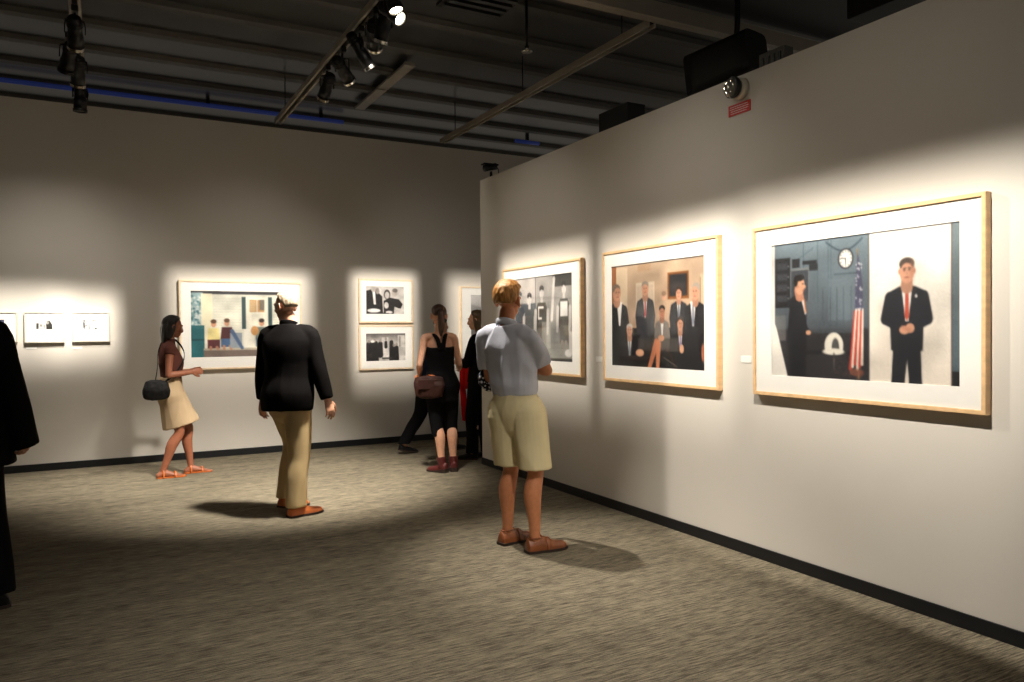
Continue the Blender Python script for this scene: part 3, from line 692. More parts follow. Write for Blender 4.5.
# frames -------------------------------------------------------------------------------------------
def picture(label, pos, rz, W, H, pic, pw, ph, poff=(0, 0), rail=0.022, depth=0.042, group=None, m='wood'):
    """local x = right in the picture, z = up, -y = towards the viewer; back on y=0"""
    root = empty('framed_photograph', pos, rz); tag(root, label, 'picture', group)
    bm = bmesh.new()
    o = [(-W / 2, -H / 2), (W / 2, -H / 2), (W / 2, H / 2), (-W / 2, H / 2)]
    i_ = [(-W / 2 + rail, -H / 2 + rail), (W / 2 - rail, -H / 2 + rail), (W / 2 - rail, H / 2 - rail), (-W / 2 + rail, H / 2 - rail)]
    for k in range(4):                      # four mitred rails
        l = (k + 1) % 4
        vs = []
        for yv in (-0.002, -depth):
            vs.append([bm.verts.new((q[0], yv, q[1])) for q in (o[k], o[l], i_[l], i_[k])])
        a, b = vs
        for q in range(4):
            bm.faces.new((a[q], a[(q + 1) % 4], b[(q + 1) % 4], b[q]))
        bm.faces.new(a); bm.faces.new(b[::-1])
    bmesh.ops.bevel(bm, geom=[e for e in bm.edges if abs(e.verts[0].co.y + depth) < 1e-6 and abs(e.verts[1].co.y + depth) < 1e-6 and (abs(e.verts[0].co.x - e.verts[1].co.x) < 1e-6 or abs(e.verts[0].co.z - e.verts[1].co.z) < 1e-6)], offset=0.0022, segments=2, affect='EDGES')
    from_bm('frame', bm, M[m], root)
    yb = -depth + 0.008
    bm = bmesh.new()                        # mount with a window and its bevelled edge
    cx, cz = poff
    wi = [(cx - pw / 2, cz - ph / 2), (cx + pw / 2, cz - ph / 2), (cx + pw / 2, cz + ph / 2), (cx - pw / 2, cz + ph / 2)]
    A = [bm.verts.new((q[0], yb, q[1])) for q in i_]; B = [bm.verts.new((q[0], yb, q[1])) for q in wi]
    D = [bm.verts.new((q[0] * 1.0, yb + 0.004, q[1] * 1.0)) for q in wi]; E = [bm.verts.new((q[0], yb + 0.006, q[1])) for q in i_]
    for k in range(4):
        l = (k + 1) % 4
        bm.faces.new((A[k], A[l], B[l], B[k])); bm.faces.new((B[k], B[l], D[l], D[k])); bm.faces.new((A[l], A[k], E[k], E[l]))
    bm.faces.new(E)
    from_bm('mount', bm, M['mount'], root)
    # print
    h, w = pic.im.shape[:2]
    xs = np.linspace(cx - pw / 2, cx + pw / 2, w); zs = np.linspace(cz + ph / 2, cz - ph / 2, h)
    X, Z = np.meshgrid(xs, zs)
    co = np.stack([X, np.full_like(X, yb + 0.0042), Z], -1).reshape(-1, 3)
    idx = np.arange(h * w).reshape(h, w)
    q = np.stack([idx[:-1, :-1], idx[1:, :-1], idx[1:, 1:], idx[:-1, 1:]], -1).reshape(-1, 4)
    me = bpy.data.meshes.new('print'); me.from_pydata(co.tolist(), [], q.tolist())
    at = me.color_attributes.new('ink', 'FLOAT_COLOR', 'POINT')
    c = np.clip(pic.im.reshape(-1, 3), 0, 1)
    c = np.where(c <= 0.04045, c / 12.92, ((c + 0.055) / 1.055) ** 2.4) * 0.92
    at.data.foreach_set('color', np.concatenate([c, np.ones((len(c), 1))], 1).astype(np.float32).ravel())
    link('print', me, M['print'], root)
    bm = bmesh.new(); box(bm, (i_[0][0], -depth + 0.003, i_[0][1]), (i_[2][0], -depth + 0.005, i_[2][1]))
    from_bm('glazing', bm, M['glass'], root)
    return root

GR, GS = 'large framed photographs on the long wall', 'small framed pictures on the back wall'
RW = -PI / 2      # local -y -> world -x
def on_right(label, y0, y1, z0, z1, pic, p):
    """y0 > y1 world; p = print window y/z"""
    yc, zc = (y0 + y1) / 2, (z0 + z1) / 2
    return picture(label, (WX, yc, zc), RW, y0 - y1, z1 - z0, pic, p[0] - p[1], p[3] - p[2], (yc - (p[0] + p[1]) / 2, (p[2] + p[3]) / 2 - zc), rail=0.021, group=GR)
on_right('wide framed colour photograph of a suited man before a white backdrop, with flag and clock', 3.362, 1.982, 1.003, 2.003, pic_suit_room(), (3.222, 2.104, 1.125, 1.886))
on_right('framed colour photograph of a group in dark suits in a tan room', 4.925, 3.655, 1.004, 2.003, pic_group(), (4.817, 3.79, 1.126, 1.885))
on_right('framed black and white photograph of sports players in front of the man in shorts', 6.615, 5.235, 1.008, 1.995, pic_mono_players(), (6.46, 5.38, 1.13, 1.884))
def on_back(label, x0, x1, z0, z1, pic, p, rail=0.02, m='wood_overlit', g=None):
    xc, zc = (x0 + x1) / 2, (z0 + z1) / 2
    return picture(label, (xc, BY, zc), 0, x1 - x0, z1 - z0, pic, p[1] - p[0], p[3] - p[2], ((p[0] + p[1]) / 2 - xc, (p[2] + p[3]) / 2 - zc), rail=rail, group=g, m=m)
on_back('wide framed colour photograph of people sitting on a white porch, on the back wall', 0.757, 2.09, 0.99, 1.987, pic_porch(), (0.878, 1.955, 1.13, 1.87))
on_back('upper of two stacked framed black and white photographs, two heads close together', 2.79, 3.49, 1.508, 2.052, pic_mono_crowd(), (2.88, 3.372, 1.62, 1.962), g=GS)
on_back('lower of two stacked framed black and white photographs, dark crowd in a street', 2.785, 3.492, 0.925, 1.479, pic_mono_street(), (2.873, 3.385, 1.036, 1.376), g=GS)
on_back('large framed grey photograph half hidden behind the end of the long wall', 4.152, 5.53, 0.99, 1.985, pic_grey(), (4.305, 5.38, 1.12, 1.875))
on_back('small pale frame beside the dark coated figure, its picture cut by the photo edge', -1.09, -0.742, 1.322, 1.625, pic_small_c(), (-0.99, -0.85, 1.44, 1.55), rail=0.012, g=GS, m='offwhite')
on_back('small pale frame with a tiny grey snapshot, between two others like it', -0.684, -0.334, 1.312, 1.628, pic_small_a(), (-0.58, -0.438, 1.45, 1.541), rail=0.012, g=GS, m='offwhite')
on_back('small pale frame with an almost white picture, nearest the woman in the tan skirt', -0.264, 0.081, 1.316, 1.627, pic_small_b(), (-0.17, -0.03, 1.44, 1.545), rail=0.012, g=GS, m='offwhite')

def caption(label, pos, rz, w, h):
    r = empty('picture_caption', pos, rz); tag(r, label, 'caption card', 'picture captions')
    bm = bmesh.new(); box(bm, (-w / 2, -0.003, -h / 2), (w / 2, 0, h / 2), 0.0008); from_bm('card', bm, M['white'], r)
caption('small white caption card left of the man before the white backdrop', (WX, 3.455, 1.21), RW, 0.085, 0.042)
caption('small white caption card between the group in suits and the sports players', (WX, 5.035, 1.165), RW, 0.085, 0.042)
caption('small white caption card under the tiny grey snapshot', (-0.625, BY, 1.262), 0, 0.09, 0.022)
caption('small white caption card under the almost white picture', (-0.222, BY, 1.255), 0, 0.09, 0.022)
# ------------------------------------------------------------------ people
def skin_mat(name, c):
    return mat(name, rgb(*c), 0.5, var=0.08, scale=(40, 40, 40), bump=0.05, bscale=(220, 220, 220))
M['skin_tan'] = skin_mat('skin_tanned', (196, 128, 88))
M['skin_fair'] = skin_mat('skin_fair', (214, 160, 130))
M['skin_dark'] = skin_mat('skin_brown', (150, 92, 66))
M['eye_white'] = mat('eye_white', rgb(225, 220, 212), 0.2, var=0.02)
M['iris'] = mat('eye_iris', rgb(40, 32, 28), 0.15, var=0.05)
M['lips'] = mat('lips', rgb(168, 92, 80), 0.45, var=0.05)
def hair_mat(name, c, v=0.45):
    return mat(name, rgb(*c), 0.42, var=v, scale=(70, 70, 9), bump=0.5, bscale=(150, 150, 14))
def cloth_mat(name, c, rough=0.85, var=0.06):
    return mat(name, rgb(*c), rough, var=var, scale=(6, 6, 6), bump=0.12, bscale=(320, 320, 320), spec=0.06)
M['hair_blond'] = hair_mat('hair_dark_blond', (176, 122, 62))
M['hair_grey'] = hair_mat('hair_grey', (176, 158, 134), 0.25)
M['hair_black'] = hair_mat('hair_black', (34, 26, 22))
M['hair_brown'] = hair_mat('hair_brown', (74, 48, 34))
M['hair_long'] = hair_mat('hair_long_brown', (96, 72, 44))
M['shirt'] = cloth_mat('pale_blue_grey_cotton', (198, 200, 212))
M['khaki'] = cloth_mat('khaki_cotton', (222, 208, 166))
M['chino'] = cloth_mat('tan_chino', (206, 180, 134))
M['jacket'] = cloth_mat('charcoal_wool', (13, 11, 11))
M['black_cloth'] = cloth_mat('black_cotton', (18, 17, 19))
M['navy_cloth'] = cloth_mat('navy_cotton', (30, 34, 52))
M['brown_top'] = cloth_mat('russet_jersey', (92, 56, 48))
M['tan_skirt'] = cloth_mat('tan_linen', (184, 160, 128))
M['leather_brown'] = mat('brown_leather', rgb(128, 72, 38), 0.38, var=0.18, scale=(20, 20, 20), bump=0.1, bscale=(90, 90, 90))
M['leather_tan'] = mat('tan_leather', rgb(192, 102, 46), 0.42, var=0.12, scale=(20, 20, 20))
M['leather_dark'] = mat('dark_brown_leather', rgb(52, 28, 22), 0.6, spec=0.2, var=0.2, scale=(14, 14, 14))
M['leather_red'] = mat('oxblood_leather', rgb(84, 26, 24), 0.5, var=0.15, scale=(20, 20, 20))
M['leather_black'] = mat('black_leather', rgb(14, 13, 14), 0.65, spec=0.2, var=0.1)
M['sole'] = mat('dark_sole', rgb(46, 32, 24), 0.7, var=0.1)
M['red_cloth'] = cloth_mat('red_silk', (205, 28, 24), 0.6)
M['white_cloth'] = cloth_mat('white_shirt_cotton', (225, 222, 216))

TAB_M = [(0.84, .150, .098, -.012), (0.92, .165, .112, -.014), (0.99, .156, .108, -.004), (1.07, .146, .100, .004), (1.17, .152, .106, .006), (1.27, .170, .116, .004), (1.35, .182, .108, -.004), (1.41, .158, .085, -.008), (1.455, .09, .062, -.006), (1.48, .06, .06, 0)]
TAB_F = [(0.82, .155, .104, -.014), (0.90, .172, .120, -.016), (0.97, .155, .105, -.006), (1.06, .126, .088, .002), (1.15, .128, .092, .006), (1.24, .142, .116, .012), (1.33, .152, .098, .0), (1.39, .132, .078, -.006), (1.44, .075, .056, -.004), (1.47, .05, .052, 0)]

def ik(a, c, l1, l2, pole):
    a, c = V(a), V(c); d = c - a; L = min(d.length, (l1 + l2) * 0.999); dn = d.normalized()
    c = a + dn * L
    x = (l1 * l1 - l2 * l2 + L * L) / (2 * L); h = math.sqrt(max(l1 * l1 - x * x, 0))
    p = V(pole); p = (p - dn * p.dot(dn)).normalized()
    return a + dn * x + p * h, c

class Body:
    """skeleton in local axes: x the person's right, y forward, z up, origin on the floor"""
    def __init__(s, H=1.75, sex='m', lean=(0, 0), twist=0.0, hip_yaw=0.0, head=(0, 0), feet=None, hands=None, elbows=None, hip=(0, 0, 0), knees=None, fold=None, bulk=1.0, bare=False, curl=0.45, tor_frame=False):
        s.k = k = H / 1.75; s.sex = sex; s.bare = bare; s.bulk = bulk; s.curl = curl
        s.tab = TAB_M if sex == 'm' else TAB_F
        s.hipc = V((hip[0], hip[1], 0.93 * k + hip[2])); s.lean = V((lean[0], lean[1], 0))
        s.twist = twist; s.hy = hip_yaw
        s.sw = (0.170 if sex == 'm' else 0.152) * k * (bulk * .5 + .5)
        nz = 1.47 * k + hip[2]
        s.neck = V((s.hipc.x + lean[0], s.hipc.y + lean[1], nz))
        sd = V((math.cos(twist), math.sin(twist), 0)); s.sd = sd
        s.fw = V((-math.sin(twist), math.cos(twist), 0))
        hd = V((math.cos(hip_yaw), math.sin(hip_yaw), 0)); s.hd = hd
        s.hfw = V((-math.sin(hip_yaw), math.cos(hip_yaw), 0))
        s.sh = {1: s.neck + sd * s.sw + V((0, 0, -.065 * k)), -1: s.neck - sd * s.sw + V((0, 0, -.065 * k))}
        s.hj = {1: s.hipc + hd * .088 * k, -1: s.hipc - hd * .088 * k}
        s.leg = {}; s.arm = {}; s.foot = {}; s.handd = {}
        feet = feet or {1: (.1, 0, 0), -1: (-.1, 0, 0)}       # x, y, toe yaw (+ = counter-clockwise), optional heel lift
        for g in (1, -1):
            ft = feet[g]; lift = ft[3] if len(ft) > 3 else 0
            an = V((ft[0], ft[1], .085 * k + lift))
            td = V((-math.sin(ft[2]), math.cos(ft[2]), 0))
            kn, an = ik(s.hj[g], an,   .432 * k, .418 * k, (knees or {}).get(g, td + V((0, .15, 0))))
            s.leg[g] = (s.hj[g], kn, an); s.foot[g] = (an, td, lift)
            ht = (hands or {}).get(g, (g * .27 * k, .06, .80 * k))
            if tor_frame: ht = V((s.neck.x, s.neck.y, 0)) + sd * ht[0] + s.fw * ht[1] + V((0, 0, ht[2]))
            pl = V((elbows or {}).get(g, (g * .35, -1, -.1)))
            if tor_frame: pl = sd * pl.x + s.fw * pl.y + V((0, 0, pl.z))
            el, wr = ik(s.sh[g], ht, .285 * k, .25 * k, pl)
            s.arm[g] = (s.sh[g], el, wr)
            s.handd[g] = (fold or {}).get(g, None)
        s.hyaw, s.hpitch = head
        s.hf = V((-math.sin(s.hyaw) * math.cos(s.hpitch), math.cos(s.hyaw) * math.cos(s.hpitch), math.sin(s.hpitch)))
        s.hr = V((math.cos(s.hyaw), math.sin(s.hyaw), 0)); s.hu = s.hr.cross(s.hf)
        s.hm = Matrix((s.hr, s.hf, s.hu)).transposed()
        s.hc = s.neck + V((0, 0, .055 * k)) + s.hf * .028 * k + s.hu * .105 * k
    def sec(s, z, add=0.0, mul=1.0):
        z0 = z; t = s.tab; z = (z - (s.hipc.z - .93 * s.k)) / s.k
        for i in range(len(t) - 1):
            if z <= t[i + 1][0] or i == len(t) - 2: break
        a, b = t[i], t[i + 1]; f = min(max((z - a[0]) / (b[0] - a[0]), -.3), 1.2)
        w = [a[j] + (b[j] - a[j]) * f for j in range(4)]
        q = min(max((z - .93) / .54, -.2), 1)
        c = V((s.hipc.x, s.hipc.y, z0)) + s.lean * q
        ang = s.hy + (s.twist - s.hy) * min(max(q, 0), 1)
        sd = V((math.cos(ang), math.sin(ang), 0)); c += V((-math.sin(ang), math.cos(ang), 0)) * w[3] * s.k
        return c, sd, ((w[1] * s.k * s.bulk + add) * mul, (w[2] * s.k * s.bulk + add) * mul)
    def torso(s, bm, z0, z1, add=0.0, n=9, flare=0.0, prof=None, cap=True):
        P, R_, S = [], [], []
        for i in range(n):
            t = i / (n - 1); z = z0 + (z1 - z0) * t
            c, sd, r = s.sec(z, add)
            e = flare * (1 - t) ** 1.5 + (prof(t) if prof else 0)
            P.append(c); R_.append((r[0] + e, r[1] + e)); S.append(sd)
        loft(bm, P, R_, side=S, n=28, cap=cap, sub=2)
    def legpts(s, g, upto=1.0):
        h, kn, an = s.leg[g]; k = s.k
        back = -(s.foot[g][1])
        cf = kn.lerp(an, .3) + back * .022 * k
        return [h, h.lerp(kn, .35), h.lerp(kn, .75), kn, cf, kn.lerp(an, .68) + back * .008 * k, an]
    def body(s, bare=True):
        bm = bmesh.new(); k = s.k; f = s.sex == 'f'; B = s.bulk
        s.torso(bm, s.hipc.z - .06 * k, s.neck.z - .01 * k, -.012, n=11)
        # neck and head
        loft(bm, [s.neck - V((0, 0, .06 * k)), s.neck + V((0, 0, .02 * k)), s.hc - s.hu * .07 * k - s.hf * .018 * k], [(.07 * k, .065 * k), (.054 * k, .056 * k), (.052 * k, .056 * k)] if not f else [(.055 * k, .055 * k), (.045 * k, .048 * k), (.045 * k, .05 * k)], side=tuple(s.hr), n=18)
        s.headgeo(bm)
        for g in (1, -1):
            sh, el, wr = s.arm[g]
            t = 0.86 if f else 1.0
            loft(bm, [s.neck + (sh - s.neck) * .45 + V((0, 0, -.02 * k)), sh, sh.lerp(el, .35), sh.lerp(el, .75), el], [  .050 * k * t, .050 * k * t, .045 * k * t, .041 * k * t, .037 * k * t], n=16)
            fd = (wr - el).normalized()
            loft(bm, [el, el.lerp(wr, .28), el.lerp(wr, .65), wr, wr + fd * .015 * k], [.037 * k * t, .042 * k * t, .034 * k * t, (.027 * k * t, .022 * k * t), (.027 * k * t, .02 * k * t)], side=tuple(s.palm(g)[1]), n=16)
            s.hand(bm, g)
            lp = s.legpts(g)
            t = .95 if f else 1.0
            loft(bm, lp, [.085 * k * t, .082 * k * t, .064 * k * t, .053 * k * t, .060 * k * t, .043 * k * t, .033 * k * t], n=18)
            an, td, lift = s.foot[g]
            s.footgeo(bm, g)
        me = remesh(bm, 0.0055, 3)
        return me
    def footgeo(s, bm, g):
        k = s.k; an, td, lift = s.foot[g]
        sd = td.cross(V((0, 0, 1)))
        z = lift * .35
        heel = V((an.x, an.y, 0)) - td * .045 * k
        if not s.bare:                      # inside a shoe: only the ankle and a short instep
            loft(bm, [heel + td * .03 * k + V((0, 0, .04 * k + lift)), heel + td * .07 * k + V((0, 0, .04 * k + lift * .9)), heel + td * .13 * k + V((0, 0, .03 * k + lift * .5))], [(.026 * k, .028 * k), (.028 * k, .032 * k), (.028 * k, .02 * k)], side=tuple(sd), n=14)
            return
        tl = .0 if lift == 0 else 0
        pts = [heel + V((0, 0, .032 * k + lift)), heel + td * .05 * k + V((0, 0, .048 * k + lift * .9)), heel + td * .12 * k + V((0, 0, .036 * k + lift * .5)), heel + td * .18 * k + V((0, 0, .022 * k + z * .4)), heel + td * .225 * k + V((0, 0, .017 * k))]
        loft(bm, pts, [(.028 * k, .028 * k), (.032 * k, .042 * k), (.037 * k, .030 * k), (.042 * k, .018 * k), (.036 * k, .012 * k)], side=tuple(sd), n=16)
        for i in range(5):
            b = heel + td * (.225 - .008 * i) * k + sd * (-g) * (.028 - .0145 * i) * k + V((0, 0, .015 * k))
            loft(bm, [b - td * .02 * k, b + td * (.024 - .003 * i) * k - V((0, 0, .003 * k))], [.011 * k if i == 0 else .0075 * k] * 2, n=8, sub=1)
    def palm(s, g):
        """finger direction, side towards the thumb, palm normal"""
        sh, el, wr = s.arm[g]; d = (wr - el).normalized()
        if s.handd[g]:
            d2, nrm = s.handd[g]; d = V(d2).normalized(); n = V(nrm)
        else:
            n = V((-g, 0.15, 0))
        n = (n - d * n.dot(d)).normalized()
        th = n.cross(d) * g * -1
        if not s.handd[g]:
            if th.y < 0: th = -th
        return d, th, n
    def hand(s, bm, g):
        k = s.k * (.92 if s.sex == 'f' else 1.0); wr = s.arm[g][2]; d, th, n = s.palm(g)
        loft(bm, [wr - d * .012 * k, wr + d * .03 * k, wr + d * .065 * k, wr + d * .088 * k], [(.026 * k, .019 * k), (.035 * k, .017 * k), (.041 * k, .0145 * k), (.040 * k, .0115 * k)], side=tuple(th), n=16)
        LN = [.071, .080, .074, .058]
        for i in range(4):
            off = (.0305 - .0203 * i) * k
            p = wr + d * (.088 - (.009 if i == 3 else .003 * abs(i - 1))) * k + th * off
            dr = (d + th * (.10 - .075 * i)).normalized(); ax = th
            L = LN[i] * k; pts = [p - d * .016 * k, p]; a = 0
            for j, fr in enumerate((.46, .31, .23)):
                a += s.curl * (1.0 if j else .75)
                dd = dr * math.cos(a) + n * math.sin(a)
                pts.append(pts[-1] + dd * L * fr)
            r0 = (.0089, .0092, .0088, .0078)[i] * k
            loft(bm, pts, [r0, r0, r0 * .95, r0 * .88, r0 * .76], side=tuple(th), n=10, sub=2)
        p = wr + d * .022 * k + th * .026 * k
        d1 = (d * .72 + th * .72 + n * .25).normalized(); d2 = (d * .9 + th * .35 + n * .35).normalized(); d3 = (d * .95 + th * .12 + n * .45).normalized()
        q1 = p + d1 * .034 * k; q2 = q1 + d2 * .031 * k; q3 = q2 + d3 * .026 * k
        loft(bm, [p - d1 * .018 * k, p, q1, q2, q3], [.014 * k, .0155 * k, .0125 * k, .0105 * k, .0085 * k], n=10, sub=2)
    def H(s, x, y, z): return s.hc + s.hm @ V((x, y, z)) * s.k
    def headgeo(s, bm):
        k = s.k; f = s.sex == 'f'; m = s.hm
        E = lambda x, y, z, a, b, c: ell(bm, s.H(x, y, z), (a * k, b * k, c * k), m)
        E(0, -.012, .035, .074, .093, .083)              # cranium
        E(0, .022, .012, .066, .068, .075)               # face front
        E(0, .026, -.048, .055 if not f else .050, .052, .052)   # jaw
        E(0, .058, -.088 if not f else -.083, .024, .022, .018)  # chin
        for g in (-1, 1):
            E(g * .036, .058, -.018, .024, .02, .022)    # cheek bone
            E(g * .031, .073, .012, .0135, .0125, .0125) # eyeball
            loft(bm, [s.H(g * .012, .086, .03), s.H(g * .035, .080, .036), s.H(g * .055, .062, .028)], [.009 * k, .0095 * k, .007 * k], n=10)
            loft(bm, [s.H(g * .018, .083, .001), s.H(g * .032, .080, -.002), s.H(g * .045, .071, .002)], [.004 * k] * 3, n=8)
            # ear: shell with a rim
            ell(bm, s.H(g * .075, -.014, .0), (.008 * k, .017 * k, .028 * k), m @ Matrix.Rotation(g * -.35, 3, 'Z'))
            loft(bm, [s.H(g * .077, .002, -.022), s.H(g * .083, -.014, -.027), s.H(g * .088, -.032, .0), s.H(g * .087, -.026, .025), s.H(g * .079, -.006, .026)], [.0055 * k, .006 * k, .0065 * k, .006 * k, .005 * k], n=8)
        loft(bm, [s.H(0, .084, .022), s.H(0, .098, -.005), s.H(0, .103, -.024), s.H(0, .091, -.033)], [.009 * k, .010 * k, .0115 * k, .010 * k], n=12)
        for g in (-1, 1): E(g * .011, .090, -.028, .0075, .009, .0068)
        loft(bm, [s.H(-.024, .074, -.057), s.H(-.009, .086, -.053), s.H(0, .086, -.0545), s.H(.009, .086, -.053), s.H(.024, .074, -.057)], [.004 * k, .0058 * k, .0055 * k, .0058 * k, .004 * k], n=8)
        loft(bm, [s.H(-.021, .074, -.061), s.H(0, .085, -.0655), s.H(.021, .074, -.061)], [.004 * k, .007 * k, .004 * k], n=8)
    def face_mats(s, me, skin):
        for m in (skin, M['eye_white'], M['iris'], M['lips']): me.materials.append(m)
        inv = s.hm.transposed(); idx = np.zeros(len(me.polygons), np.int32)
        for p in me.polygons:
            c = p.center
            if (c - s.hc).length > .14 * s.k: continue
            q = inv @ (c - s.hc) / s.k
            if q.y > .05:
                ax = abs(q.x)
                if ((ax - .031) / .0125) ** 2 + ((q.z - .0125) / .0072) ** 2 < 1 and q.y > .066:
                    idx[p.index] = 2 if (ax - .030) ** 2 + (q.z - .0125) ** 2 < .0055 ** 2 else 1
                elif (q.x / .024) ** 2 + ((q.z + .059) / .010) ** 2 < 1 and q.y > .076: idx[p.index] = 3
        me.polygons.foreach_set('material_index', idx); me.update()

    # ---- hair: a skull cap with a hairline; below the line it dips under the skin
    def hair(s, front=.62, side=.12, back=-.62, thick=.014, top=.004, rough=.003, extra=None, seed=0.0, vox=0.006):
        bm = bmesh.new(); k = s.k
        nu, nv = 72, 44; rows = []
        for j in range(nv + 1):
            el = -PI / 2 + PI * j / nv; row = []
            for i in range(nu):
                az = 2 * PI * i / nu                      # 0 = forward
                d = V((math.sin(az) * math.cos(el), math.cos(az) * math.cos(el), math.sin(el)))
                ca = math.cos(az)
                if ca > .0: line = side + (front - side) * min(1, (ca / .75)) ** 1.3
                else: line = side + (back - side) * min(1, (-ca / .55)) ** 1.0
                t = min(max((el - line) / .34, 0), 1); t = t * t * (3 - 2 * t)
                wav = noise.noise(V((d.x * 9 + seed, d.y * 9, d.z * 3))) * rough * t
                e = -.010 * (1 - t) + (thick + top * max(0, d.z)) * t + wav
                q = V((d.x * (.074 + e), d.y * (.093 + e) - .012, d.z * (.083 + e) + .035))
                row.append(bm.verts.new(s.hc + s.hm @ q * k))
            rows.append(row)
        for j in range(nv):
            for i in range(nu):
                bm.faces.new((rows[j][i], rows[j][(i + 1) % nu], rows[j + 1][(i + 1) % nu], rows[j + 1][i]))
        bmesh.ops.remove_doubles(bm, verts=rows[0] + rows[-1], dist=1e-5)
        if extra: extra(bm, s)
        me = remesh(bm, vox, 1)
        wrinkle(me, lambda p, n: .002 * noise.noise(V((p.x * 60 + seed, p.y * 60, p.z * 10))))
        return me

def place(body_kw, name, label, pos, yaw):
    root = empty(name, (pos[0], pos[1], 0), -math.radians(yaw)); tag(root, label, 'person')
    return root, Body(**body_kw)
def loc(pos, yaw, p):
    a = math.radians(yaw); dx, dy = p[0] - pos[0], p[1] - pos[1]
    return (dx * math.cos(a) - dy * math.sin(a), dx * math.sin(a) + dy * math.cos(a))
def part(name, me, m, root):
    o = bpy.data.objects.new(name, me); COL.objects.link(o); o.parent = root
    if m:
        for x in (m if isinstance(m, (list, tuple)) else [m]): me.materials.append(x)
    return o
def add_body(b, root, skin):
    me = b.body(); b.face_mats(me, skin); return part('body', me, None, root)
def sleeves(b, bm, r0, r1, end, add=0.0, cuff=None):
    """sleeves to fraction end: 0..1 upper arm, 1..2 forearm"""
    k = b.k
    for g in (1, -1):
        sh, el, wr = b.arm[g]
        pts = [b.neck + (sh - b.neck) * .4 + V((0, 0, -.015 * k)), sh + V((0, 0, -.006 * k))]; rs = [r0 * .95, r0]
        if end <= 1:
            pts += [sh.lerp(el, end * .5), sh.lerp(el, end)]; rs += [(r0 + r1) / 2, r1]
        else:
            q = end - 1
            pts += [sh.lerp(el, .5), el, el.lerp(wr, q * .5), el.lerp(wr, q)]; rs += [(r0 * .6 + r1 * .4), (r0 + r1) / 2 * .96, (r0 + r1 * 2) / 3 * .97, cuff or r1]
        loft(bm, pts, rs, n=20, cap=False)
def top_mesh(b, z0, z1, add, sl=None, flare=0.0, prof=None, fold=None, extra=None, vox=.007, cap=False, smooth=4):
    bm = bmesh.new(); b.torso(bm, z0, z1, add, n=12, flare=flare, prof=prof, cap=cap)
    if sl: sleeves(b, bm, *sl)
    if extra: extra(bm)
    me = remesh(bm, vox, smooth)
    if fold: wrinkle(me, fold)
    return me
def trousers(b, zt, radii, end=1.0, add=.012, fold=None, vox=.008, drape=0.0, cap=False):
    """radii at hip, mid thigh, knee, shin, hem; end: fraction hip-ankle (1 = ankle)"""
    bm = bmesh.new(); k = b.k
    b.torso(bm, b.hipc.z - .10 * k, zt, add, n=7, cap=True)
    for g in (1, -1):
        h, kn, an = b.leg[g]
        full = [h + V((0, 0, .03)), h.lerp(kn, .5), kn, kn.lerp(an, .5) - b.foot[g][1] * .006, an + V((0, 0, -.01 * k))]
        pts = []; 
        if end >= 1: pts = full; rs = list(radii)
        else:
            tot = (h - kn).length + (kn - an).length; L = tot * end; lk = (h - kn).length
            if L <= lk: e = h.lerp(kn, L / lk); pts = [h + V((0, 0, .03)), h.lerp(e, .35), h.lerp(e, .7), e]; rs = [radii[0], radii[1], radii[2], radii[3]]
            else: e = kn.lerp(an, (L - lk) / (tot - lk)); pts = [h + V((0, 0, .03)), h.lerp(kn, .5), kn, e]; rs = list(radii[:4])
        pts = [h + V((0, 0, .10 * k)) - b.hd * g * .012] + pts; pts[1] = h - V((0, 0, .01)); rs = [rs[0] * .5] + rs
        loft(bm, pts, rs, side=tuple(b.hd), n=24, cap=False, level=True)
    me = remesh(bm, vox, 4)
    if fold: wrinkle(me, fold)
    return me
